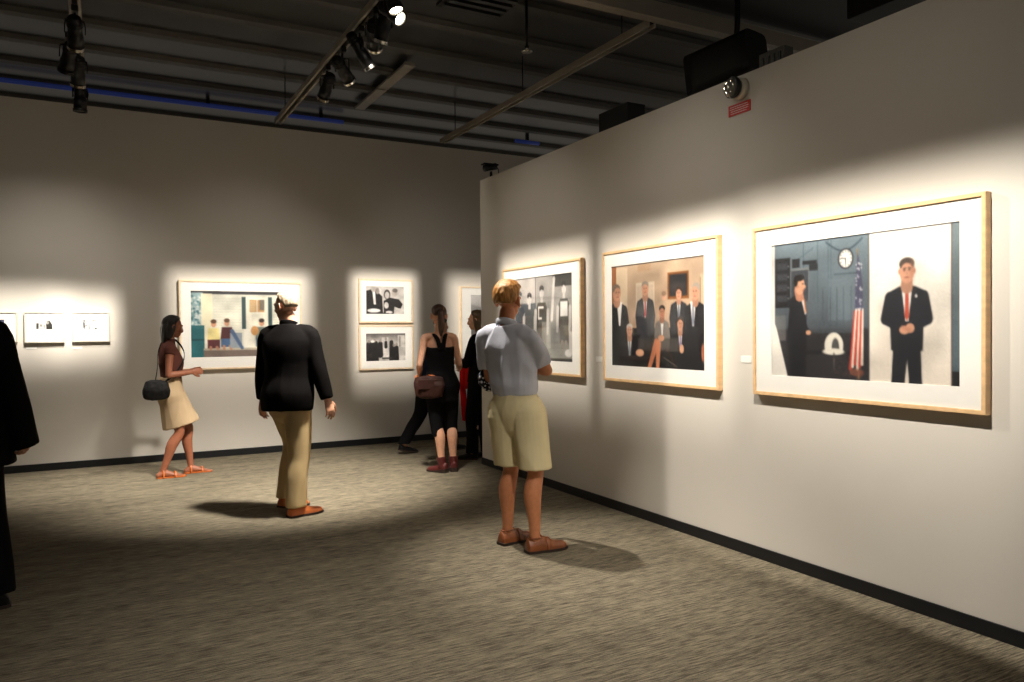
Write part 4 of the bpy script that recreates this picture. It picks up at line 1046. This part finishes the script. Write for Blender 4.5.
def shoe(b, g, root, m, height=.068, length=.285, width=.05, name='shoe', shaft=0.0, heel=.0, sole='sole', strap=False):
    k = b.k; an, td, lift = b.foot[g]; sd = td.cross(V((0, 0, 1)))
    hl = V((an.x, an.y, 0)) - td * .065 * k
    bm = bmesh.new(); rows = []
    prof = [(0.0, .5, .85), (.03, .85, 1.08), (.12, .95, 1.12), (.26, .95, 1.22), (.38, .97, 1.28), (.50, 1.03, 1.02), (.66, 1.08, .78), (.80, 1.02, .66), (.92, .80, .56), (1.0, .42, .36)]
    pit = lambda t: lift * (1 - t) ** 1.4 * .95
    n = 18
    for t, w_, h_ in prof:
        ring = []
        c = hl + td * length * k * t + V((0, 0, .014 + heel * max(0, 1 - t * 2) + pit(t)))
        for i in range(n):
            a = 2 * PI * i / n
            x = math.cos(a); z = max(math.sin(a), 0)
            ring.append(bm.verts.new(c + sd * x * width * k * w_ * (1 - .35 * z * z) + V((0, 0, z ** .8 * height * h_ * k))))
        rows.append(ring)
    for a, c in zip(rows[:-1], rows[1:]):
        for i in range(n): bm.faces.new((a[i], a[(i + 1) % n], c[(i + 1) % n], c[i]))
    bm.faces.new(rows[0]); bm.faces.new(rows[-1])
    if shaft:
        h = b.leg[g][1]
        loft(bm, [an - V((0, 0, .03)), an, an.lerp(h, shaft)], [.046 * k, .045 * k, .052 * k], n=16, sub=2, cap=False)
    me = remesh(bm, .005, 3)
    o = part(name, me, M[m], root)
    bm = bmesh.new(); rows = []
    for t, w_, h_ in prof:
        t2 = -.015 + t * 1.03
        c = hl + td * length * k * t2 + V((0, 0, pit(t)))
        hh = heel * max(0, 1 - t * 2)
        w2 = width * k * (w_ * 1.08)
        rows.append([bm.verts.new(c + sd * w2 * x + V((0, 0, zz))) for x, zz in ((-1, 0.001), (1, 0.001), (1, .017 + hh), (-1, .017 + hh))])
    for a, c in zip(rows[:-1], rows[1:]):
        for i in range(4): bm.faces.new((a[i], a[(i + 1) % 4], c[(i + 1) % 4], c[i]))
    bm.faces.new(rows[0]); bm.faces.new(rows[-1])
    from_bm('shoe_sole', bm, M[sole], o)
    if strap:                               # saddle across the instep and a dark top line round the ankle
        bm = bmesh.new()
        for t in (.50,):
            c = hl + td * length * k * t + V((0, 0, .014))
            loft(bm, [c + sd * width * k * 1.03 * math.cos(a) * (1 - .3 * math.sin(a) ** 2) + V((0, 0, .004 + height * 1.02 * k * max(0, math.sin(a)) ** .8)) for a in [PI * q / 12 for q in range(13)]], [(.016, .003)] * 13, side=tuple(td), n=8, sub=1)
        from_bm('saddle_strap', bm, M[m], o, True)
        tp = an + V((0, 0, .012)); pts = [tp + td * .046 * math.cos(a) * k + sd * .037 * math.sin(a) * k + V((0, 0, .004 * math.cos(a))) for a in [2 * PI * q / 24 for q in range(24)]]
        e = ring_part('topline', b, root, pts, (.0045, .0045), M[m]); e.parent = o
    return o
def ring_part(name, b, root, pts, r, m, n=10):
    """closed band through pts"""
    bm = bmesh.new(); N = len(pts); rings = []
    for i in range(N):
        p = V(pts[i]); t, s, u = basis(V(pts[(i + 1) % N]) - V(pts[i - 1]), (0, 0, 1))
        rings.append([bm.verts.new(p + s * r[0] * math.cos(2 * PI * q / n) + u * r[1] * math.sin(2 * PI * q / n)) for q in range(n)])
    for i in range(N):
        a, c = rings[i], rings[(i + 1) % N]
        for q in range(n): bm.faces.new((a[q], a[(q + 1) % n], c[(q + 1) % n], c[q]))
    return from_bm(name, bm, m, root, True)
def band(b, z, add, n=40, dz=None):
    c, sd, r = b.sec(z, add); fw = V((0, 0, 1)).cross(sd)
    return [c + sd * r[0] * math.cos(a) + fw * r[1] * math.sin(a) + V((0, 0, dz(a) if dz else 0)) for a in [2 * PI * i / n for i in range(n)]]
def collar(b, root, m, rise=.028, r=.062):
    c = b.neck + V((0, 0, .0)); fw = b.fw; sd = b.sd; pts = []
    for i in range(32):
        a = 2 * PI * i / 32
        pts.append(c + sd * r * 1.02 * b.k * math.cos(a) + fw * (r * .98 * b.k * math.sin(a)) + V((0, 0, .012 - .022 * math.sin(a))))
    return ring_part('collar', b, root, pts, (rise * .75, .007), m)

# ---- the man in khaki shorts -----------------------------------------------------------------------
pos, yaw = (2.37, 4.28), 62
F = lambda x, y: loc(pos, yaw, (x, y))
fr = F(2.395, 4.150); fl = F(2.335, 4.408)
root, b = place(dict(H=1.70, bulk=.90, sex='m', lean=(-.03, -.062), twist=math.radians(5), hip_yaw=math.radians(2), head=(math.radians(7), math.radians(-2)),
    feet={1: (fr[0], fr[1], math.radians(-32)), -1: (fl[0], fl[1], math.radians(-20))},
    hands={1: (-.02, .23, 1.185), -1: (.03, .20, 1.14)}, elbows={1: (1, 0, -.6), -1: (-.35, 0, -1)}, tor_frame=True,
    fold={1: ((-.9, .1, .15), (0, -1, -.1)), -1: ((.95, .1, .05), (0, -.9, .3))}, hip=(-.022, -.015, 0.0)),
    'person', 'man in pale blue shirt and khaki shorts standing with folded arms before the pictures', pos, yaw)
add_body(b, root, M['skin_tan'])
part('hair', b.hair(front=.70, side=.16, back=-.78, thick=.025, top=.010, rough=.009, seed=2), M['hair_blond'], root)
def shirt_fold(p, n):
    z = p.z
    f = folds(.017, (10, 10, 2.6), 1.7)(p, n)
    blouse = .012 * math.exp(-((z - 1.05) / .05) ** 2)
    return f * (0.5 + min(1, max(0, (1.36 - z) * 3))) * min(1, max(.12, (z - 1.03) / .13)) + blouse
part('shirt', top_mesh(b, .985, 1.43, .015, (.064, .066, .76), fold=shirt_fold, vox=.0065, prof=lambda t: .012 * math.sin(PI * min(1, t * 1.6))), M['shirt'], root)
collar(b, root, M['shirt'], .030, .064)
me = trousers(b, 1.03, [.112, .114, .110, .108], end=.465, add=.016, fold=folds(.007, (7, 7, 3.2), 4.2), vox=.007)
so = part('shorts', me, M['khaki'], root)
ring_part('belt', b, root, band(b, 1.024, .021), (.017, .004), M['leather_dark'])
def pocket(g):
    bm = bmesh.new(); c, sd, r = b.sec(.93, .0); fw = V((0, 0, 1)).cross(sd)
    pts = []
    for t in range(5):
        a = math.radians(8 - t * 6) if g > 0 else math.radians(172 + t * 6)
        z = .985 - t * .032
        c2, s2, r2 = b.sec(z, .024 + .001 * t); f2 = V((0, 0, 1)).cross(s2)
        pts.append(c2 + s2 * r2[0] * math.cos(a) + f2 * r2[1] * math.sin(a))
    loft(bm, pts, [.005] * 5, n=8)
    return from_bm('pocket_welt', bm, M['khaki'], so, True)
pocket(1); pocket(-1)
for g in (1, -1): shoe(b, g, root, 'leather_brown', .070, .29, .050, strap=True)
# the patterned thing at his left elbow
def dots(name, c0, c1):
    m = bpy.data.materials.new(name); m.use_nodes = True; nt = m.node_tree; bs = nt.nodes['Principled BSDF']; bs.inputs['Roughness'].default_value = .8
    tc = nt.nodes.new('ShaderNodeTexCoord'); vo = nt.nodes.new('ShaderNodeTexVoronoi'); vo.inputs['Scale'].default_value = 46
    cr = nt.nodes.new('ShaderNodeValToRGB'); cr.color_ramp.elements[0].position = .36; cr.color_ramp.elements[0].color = c1; cr.color_ramp.elements[1].position = .42; cr.color_ramp.elements[1].color = c0
    nt.links.new(tc.outputs['Object'], vo.inputs['Vector']); nt.links.new(vo.outputs['Distance'], cr.inputs['Fac']); nt.links.new(cr.outputs['Color'], bs.inputs['Base Color']); return m
el = b.arm[-1][1]
bm = bmesh.new(); 
loft(bm, [el + V((-.045, .0, .03)), el + V((-.05, -.005, -.01)), el + V((-.035, .01, -.055)), el + V((-.02, .015, -.085))], [(.03, .022), (.045, .03), (.04, .026), (.022, .016)], side=(0, 1, 0), n=18)
me = remesh(bm, .005, 2); wrinkle(me, folds(.008, (30, 30, 22), 9))
o = tag(link('patterned_cloth', me, dots('navy_dotted_cotton', rgb(22, 24, 40), rgb(216, 216, 222))), 'small navy cloth with white dots held at the left elbow of the man in shorts', 'cloth')
o.location = (pos[0], pos[1], 0); o.rotation_euler = (0, 0, -math.radians(yaw))

# ---- the older man in a charcoal jacket -------------------------------------------------------------
pos, yaw = (1.27, 6.0), 62
F = lambda x, y: loc(pos, yaw, (x, y))
fr = F(1.285, 5.86); fl = F(1.265, 6.12)
root, b = place(dict(H=1.715, sex='m', lean=(-.02, .03), twist=math.radians(26), hip_yaw=math.radians(8), head=(math.radians(92), math.radians(-6)),
    feet={1: (fr[0], fr[1], math.radians(-12)), -1: (fl[0], fl[1], math.radians(0), .03)},
    hands={1: (.33, .12, .80), -1: (-.30, -.02, .78)}, elbows={1: (.5, -1, 0), -1: (-.5, -1, 0)}, bulk=1.06),
    'person', 'grey haired man in a charcoal jacket and tan trousers walking past the porch picture', pos, yaw)
add_body(b, root, M['skin_fair'])
part('hair', b.hair(front=.85, side=.20, back=-.66, thick=.013, rough=.007, seed=7), M['hair_grey'], root)
part('shirt', top_mesh(b, 1.28, 1.44, .006, cap=True), M['white_cloth'], root)
part('jacket', top_mesh(b, .80, 1.455, .030, (.073, .056, 1.96, 0, .05), flare=.035, fold=folds(.008, (6, 6, 2.5), 3.3), vox=.008, smooth=12), M['jacket'], root)
collar(b, root, M['jacket'], .034, .068)
part('trousers', trousers(b, 1.0, [.10, .10, .088, .080, .078], fold=folds(.007, (8, 8, 3.5), 8.1)), M['chino'], root)
for g in (1, -1): shoe(b, g, root, 'leather_tan', .06, .29, .048)

# ---- the woman in the tan skirt ----------------------------------------------------------------------
pos, yaw = (.60, 8.14), 86
F = lambda x, y: loc(pos, yaw, (x, y))
root, b = place(dict(H=1.60, sex='f', bare=True, lean=(0.0, -.02), twist=math.radians(-4), head=(math.radians(8), math.radians(-10)),
    feet={1: (.07, -.095, 0), -1: (-.07, .175, 0)}, hands={1: (.12, .17, 1.02), -1: (-.10, .19, 1.02)}, elbows={1: (.3, -1, -.4), -1: (-.3, -1, -.4)}, hip=(0, .0, -.03)),
    'person', 'woman in a tan skirt and sandals walking beside the porch picture', pos, yaw)
add_body(b, root, M['skin_dark'])
def longhair(bm, s):
    loft(bm, [s.H(0, -.07, .05), s.H(0, -.085, -.02), s.H(0, -.075, -.10), s.H(0, -.07, -.16)], [(.07, .03), (.075, .035), (.07, .03), (.05, .02)], side=tuple(s.hr), n=18)
    for g in (-1, 1): loft(bm, [s.H(g * .055, -.02, .06), s.H(g * .072, -.03, -.02), s.H(g * .065, -.04, -.12)], [(.03, .02), (.035, .018), (.025, .012)], side=tuple(s.hf), n=12)
part('hair', b.hair(front=.62, side=.0, back=-.75, thick=.016, seed=11, extra=longhair), M['hair_black'], root)
part('top', top_mesh(b, .95 - .03, 1.375 - .03, .012, (.053, .05, .22), fold=folds(.005, (9, 9, 5), 1.2)), M['brown_top'], root)
def skirt(b, z0, z1, a0, a1, fold):
    bm = bmesh.new(); kn = (b.leg[1][1] + b.leg[-1][1]) / 2
    P, R_, S = [], [], []
    for i in range(9):
        t = i / 8; z = z1 + (z0 - z1) * t; c, sd, r = b.sec(max(z, b.hipc.z - .1), .014)
        q = min(1, max(0, (b.hipc.z - z) / (b.hipc.z - kn.z)))
        c = V((c.x + (kn.x - b.hipc.x) * q, c.y + (kn.y - b.hipc.y) * q, z))
        P.append(c); R_.append((r[0] * (1 - q) + a0 * q, r[1] * (1 - q) + a1 * q)); S.append(sd)
    loft(bm, P, R_, side=S, n=32, cap=False, sub=2)
    me = remesh(bm, .008, 3); wrinkle(me, fold); return me
part('skirt', skirt(b, .50, .97, .15, .185, folds(.008, (10, 10, 1.5), 6)), M['tan_skirt'], root)
for g in (1, -1):
    an, td, lift = b.foot[g]; sd = td.cross(V((0, 0, 1))); hl = V((an.x, an.y, 0)) - td * .05
    bm = bmesh.new(); rows = []
    for t, w_ in ((0, .5), (.1, .8), (.35, .75), (.65, 1.0), (.88, .95), (1.0, .5)):
        c = hl + td * (-.008 + t * .262); rows.append([bm.verts.new(c + sd * x * .044 * w_ + V((0, 0, z))) for x, z in ((-1, .001), (1, .001), (1, .013), (-1, .013))])
    for a, c in zip(rows[:-1], rows[1:]):
        for i in range(4): bm.faces.new((a[i], a[(i + 1) % 4], c[(i + 1) % 4], c[i]))
    bm.faces.new(rows[0]); bm.faces.new(rows[-1])
    so = from_bm('sandal', bm, M['leather_tan'], root)
    bm = bmesh.new()
    for t, h, w_ in ((.62, .05, .046), (.2, .09, .04)):
        c = hl + td * .25 * t
        pts = [c + sd * w_ * math.cos(a) + V((0, 0, .008 + h * math.sin(a))) for a in [PI * i / 8 for i in range(9)]]
        loft(bm, pts, [(.009, .004)] * 9, side=tuple(td), n=8, sub=1)
        if t > .5: from_bm('toe_strap', bm, M['leather_tan'], so, True); bm = bmesh.new()
        else: from_bm('ankle_strap', bm, M['leather_tan'], so, True)
# her black bag
def world_child(o, pos, yaw): o.location = (pos[0], pos[1], 0); o.rotation_euler = (0, 0, -math.radians(yaw))
rb = empty('shoulder_bag', (0, 0, 0)); world_child(rb, pos, yaw); tag(rb, 'small black bag at the hip of the woman in the tan skirt', 'bag')
bm = bmesh.new(); loft(bm, [(.185, -.16, .80), (.19, -.16, .86), (.185, -.155, .93)], [(.115, .035), (.12, .045), (.10, .03)], side=(0, 1, 0), n=24, sq=3.5, sub=3)
me = remesh(bm, .006, 3); wrinkle(me, folds(.005, (18, 18, 12), 2)); part('bag_body', me, M['leather_black'], rb)
bm = bmesh.new(); sh = b.sh[-1]
loft(bm, [(.175, -.09, .93), (.148, .02, 1.02), (.09, .102, 1.15), (.0, .105, 1.25), (-.07, .035, 1.345), (-.07, -.05, 1.345), (.02, -.118, 1.22), (.11, -.14, 1.06), (.175, -.17, .93)], [(.010, .003)] * 9, side=(0, 0, 1), n=8, sub=4)
from_bm('strap', bm, M['leather_black'], rb, True)

# ---- the woman in the black tank top -------------------------------------------------------------------
pos, yaw = (2.99, 7.03), 20
F = lambda x, y: loc(pos, yaw, (x, y))
fl = F(2.955, 6.955); fr = F(3.085, 6.97)
root, b = place(dict(H=1.66, sex='f', lean=(-.02, -.01), twist=math.radians(8), hip_yaw=math.radians(4), head=(math.radians(8), math.radians(0)),
    feet={1: (fr[0], fr[1], math.radians(4)), -1: (fl[0], fl[1], math.radians(50))}, hands={1: (.19, .22, 1.0), -1: (-.215, .12, .95)}, elbows={1: (.12, -1, -.5), -1: (-.2, -1, -.4)},
    fold={-1: ((-.05, .5, -.8), (1, .1, 0)), 1: ((.1, .9, .1), (-1, 0, .2))}),
    'person', 'woman with a brown ponytail in a black racerback top and red ankle boots', pos, yaw)
add_body(b, root, M['skin_fair'])
def pony(bm, s):
    loft(bm, [s.H(.0, -.10, .05), s.H(.0, -.135, .03), s.H(.0, -.15, -.04), s.H(.0, -.145, -.13), s.H(.0, -.13, -.2)], [.024, .032, .036, .03, .012], side=tuple(s.hr), n=14)
part('hair', b.hair(front=.66, side=.12, back=-.50, thick=.010, rough=.003, seed=5, extra=pony), M['hair_brown'], root)
c = b.H(0, -.125, .035); a = [c + b.hm @ V((.027 * math.cos(t), .0, .027 * math.sin(t))) for t in [2 * PI * i / 20 for i in range(20)]]
ring_part('hair_tie', b, root, a, (.008, .006), M['black_cloth'])
def straps(bm):
    k = b.k
    for g in (-1, 1):
        sh = b.sh[g]; tp = b.neck + (sh - b.neck) * .50 + V((0, 0, .012))
        bk = b.neck - b.fw * .115 + b.sd * g * .018 + V((0, 0, -.17)); mid = b.neck - b.fw * .092 + b.sd * g * .035 + V((0, 0, -.07))
        fr_ = b.neck + b.fw * .115 + b.sd * g * .06 + V((0, 0, -.16))
        loft(bm, [bk, mid, tp, tp + b.fw * .055 + V((0, 0, -.035)), fr_], [(.022, .012)] * 5, side=tuple(b.sd), n=12, cap=True)
part('tank_top', top_mesh(b, .70, 1.25, .014, extra=straps, flare=.010, fold=folds(.006, (8, 8, 3), 2.2)), M['black_cloth'], root)
part('leggings', trousers(b, .98, [.088, .082, .064, .060, .05], end=.66, add=.006), M['black_cloth'], root)
for g in (1, -1): shoe(b, g, root, 'leather_red', .06, .255, .042, name='ankle_boot', shaft=.17, heel=.025)
bp, by = pos, yaw
# her brown bag
lh = b.arm[-1][2]
rb = empty('shoulder_bag', (0, 0, 0)); world_child(rb, pos, yaw); tag(rb, 'brown leather bag carried at the side of the woman in the racerback top', 'bag')
bc = V((-.13, -.155, .865))
bm = bmesh.new(); loft(bm, [bc + V((0, 0, -.085)), bc, bc + V((0, 0, .075))], [(.135, .04), (.15, .045), (.14, .025)], side=(1, -.25, 0), n=28, sq=4.5, sub=3)
me = remesh(bm, .006, 3); wrinkle(me, folds(.006, (16, 16, 10), 4)); part('bag_body', me, M['leather_dark'], rb)
bm = bmesh.new(); loft(bm, [bc + V((-.13, .03, .07)), bc + V((-.12, .06, .10)), lh + V((-.01, .0, -.045)), lh + V((.03, -.03, -.045)), bc + V((.0, .03, .105)), bc + V((.1, .0, .075))], [(.009, .005)] * 6, n=8, sub=3)
from_bm('handle', bm, M['leather_tan'], rb, True)
bm = bmesh.new(); box(bm, (bc.x - .11, bc.y - .052, bc.z - .03), (bc.x + .10, bc.y - .042, bc.z + .065), .004); from_bm('flap', bm, M['leather_dark'], rb)

# ---- the long-haired woman in black beside the wall end -------------------------------------------------
pos, yaw = (3.64, 7.50), -42
root, b = place(dict(H=1.62, sex='f', lean=(0, .0), twist=0, head=(math.radians(6), math.radians(-4)),
    feet={1: (.08, -.05, math.radians(-6)), -1: (-.08, .06, math.radians(8))}, hands={1: (.16, .16, 1.05), -1: (-.10, .30, 1.06)}, elbows={1: (.4, -1, -.5), -1: (-.4, -1, -.5)},
    fold={1: ((-.1, 1, .0), (-.2, 0, 1)), -1: ((.1, 1, 0), (.2, 0, 1))}),
    'person', 'long haired woman in black standing partly behind the end of the long wall', pos, yaw)
add_body(b, root, M['skin_fair'])
def verylong(bm, s):
    loft(bm, [s.H(0, -.06, .07), s.H(0, -.09, -.03), s.H(0, -.105, -.14), s.H(0, -.12, -.26), s.H(0, -.12, -.36)], [(.07, .035), (.08, .04), (.088, .035), (.085, .025), (.06, .015)], side=tuple(s.hr), n=20)
    for g in (-1, 1): loft(bm, [s.H(g * .05, -.01, .08), s.H(g * .075, -.03, -.02), s.H(g * .085, -.05, -.15), s.H(g * .08, -.06, -.28)], [(.03, .02), (.04, .018), (.035, .015), (.02, .01)], side=tuple(s.hf), n=12)
part('hair', b.hair(front=.66, side=-.1, back=-.8, thick=.014, seed=15, extra=verylong), M['hair_long'], root)
part('top', top_mesh(b, .86, 1.36, .016, (.056, .05, 1.35), flare=.02, fold=folds(.005, (8, 8, 4), 5.2)), M['black_cloth'], root)
part('trousers', trousers(b, .98, [.092, .086, .072, .068, .07], fold=folds(.005, (8, 8, 3), 7.2)), M['black_cloth'], root)
for g in (1, -1): shoe(b, g, root, 'leather_black', .055, .25, .042)
wr = b.arm[1][2]; d = b.palm(1)[0]
p0 = wr + d * .07
bm = bmesh.new()
loft(bm, [p0 + V((.0, -.03, .0)), p0 + V((0, .0, .022)), p0 + V((.0, .035, .0)), p0 + V((0, .04, -.15)), p0 + V((.0, .03, -.40)), p0 + V((.01, .025, -.66))], [(.03, .006), (.034, .007), (.034, .009), (.036, .012), (.036, .012), (.026, .007)], side=(.34, -.94, 0), n=14)
loft(bm, [p0 + V((0, -.03, .0)), p0 + V((0, -.035, -.12)), p0 + V((.0, -.03, -.30))], [(.035, .006), (.042, .010), (.04, .007)], side=(.34, -.94, 0), n=14)
me = remesh(bm, .006, 2); wrinkle(me, folds(.006, (26, 26, 4), 3))
o = tag(link('scarf', me, M['red_cloth']), 'long red scarf hanging over the hand of the woman in black', 'scarf'); world_child(o, pos, yaw)

# ---- the walker mostly hidden behind the woman in the racerback top --------------------------------------
pos, yaw = (3.36, 8.22), 76
root, b = place(dict(H=1.60, sex='m', lean=(0, .10), head=(0, math.radians(-18)),
    feet={1: (.08, .26, 0), -1: (-.08, -.33, 0, .05)}, hands={1: (.22, -.16, .80), -1: (-.2, .26, .86)}, elbows={1: (.3, -1, 0), -1: (-.3, -1, 0)}, hip=(0, 0, -.035)),
    'person', 'person in dark navy clothes striding behind the woman in the racerback top', pos, yaw)
add_body(b, root, M['skin_fair'])
part('hair', b.hair(front=.66, side=.14, back=-.5, seed=19), M['hair_black'], root)
part('jacket', top_mesh(b, .78, 1.36, .024, (.068, .056, 1.94, 0, .05), flare=.02, fold=folds(.006, (6, 6, 3), 8.3)), M['navy_cloth'], root)
part('trousers', trousers(b, .93, [.095, .09, .076, .070, .068], fold=folds(.006, (8, 8, 3), 9.1)), M['black_cloth'], root)
for g in (1, -1): shoe(b, g, root, 'leather_black', .058, .27, .045)

# ---- the dark figure at the edge ---------------------------------------------------------------------------
pos, yaw = (-.65, 4.74), 24
root, b = place(dict(H=1.76, sex='m', lean=(0, .0), head=(math.radians(-10), math.radians(-4)), twist=math.radians(4),
    feet={1: (.17, .03, math.radians(38)), -1: (-.12, -.05, math.radians(12))}, hands={1: (.29, .04, .90), -1: (-.27, .06, .88)}, elbows={1: (.6, -.8, 0), -1: (-.6, -.8, 0)}, curl=.8, bulk=1.05),
    'person', 'dark silhouetted person in a black coat standing closest at the edge of the room', pos, yaw)
add_body(b, root, M['skin_fair'])
part('hair', b.hair(front=.66, side=.14, back=-.5, seed=23), M['hair_black'], root)
part('shirt', top_mesh(b, 1.3, 1.49, .006, cap=True), M['white_cloth'], root)
part('coat', top_mesh(b, .74, 1.475, .032, (.074, .068, 2.32, 0, .070), flare=.085, fold=folds(.006, (6, 6, 3), 6.3), vox=.008), M['black_cloth'], root)
collar(b, root, M['black_cloth'], .034, .068)
part('trousers', trousers(b, 1.0, [.10, .098, .084, .078, .08], fold=folds(.006, (8, 8, 3), 4.4)), M['black_cloth'], root)
for g in (1, -1): shoe(b, g, root, 'leather_black', .06, .29, .048)
# ------------------------------------------------------------------ world and camera
w = bpy.data.worlds.new('dim_hall'); C.world = w; w.use_nodes = True
w.node_tree.nodes['Background'].inputs[0].default_value = (1.0, 0.9, 0.76, 1)
w.node_tree.nodes['Background'].inputs[1].default_value = 0.19

cam = bpy.data.cameras.new('camera'); cam.sensor_width = 36; cam.sensor_fit = 'HORIZONTAL'; cam.lens = 761.075 * 36 / 1024
cam.clip_start = 0.05; cam.clip_end = 100
co = bpy.data.objects.new('camera', cam); COL.objects.link(co)
r_ = V((0.87992067, -0.47505031, -0.00817433)); u_ = V((0.01373135, 0.00822904, 0.99987186)); f_ = V((0.47492217, 0.87992016, -0.01376398))
co.matrix_world = Matrix(((r_.x, u_.x, -f_.x, 0), (r_.y, u_.y, -f_.y, 0), (r_.z, u_.z, -f_.z, 1.40), (0, 0, 0, 1)))
C.camera = co
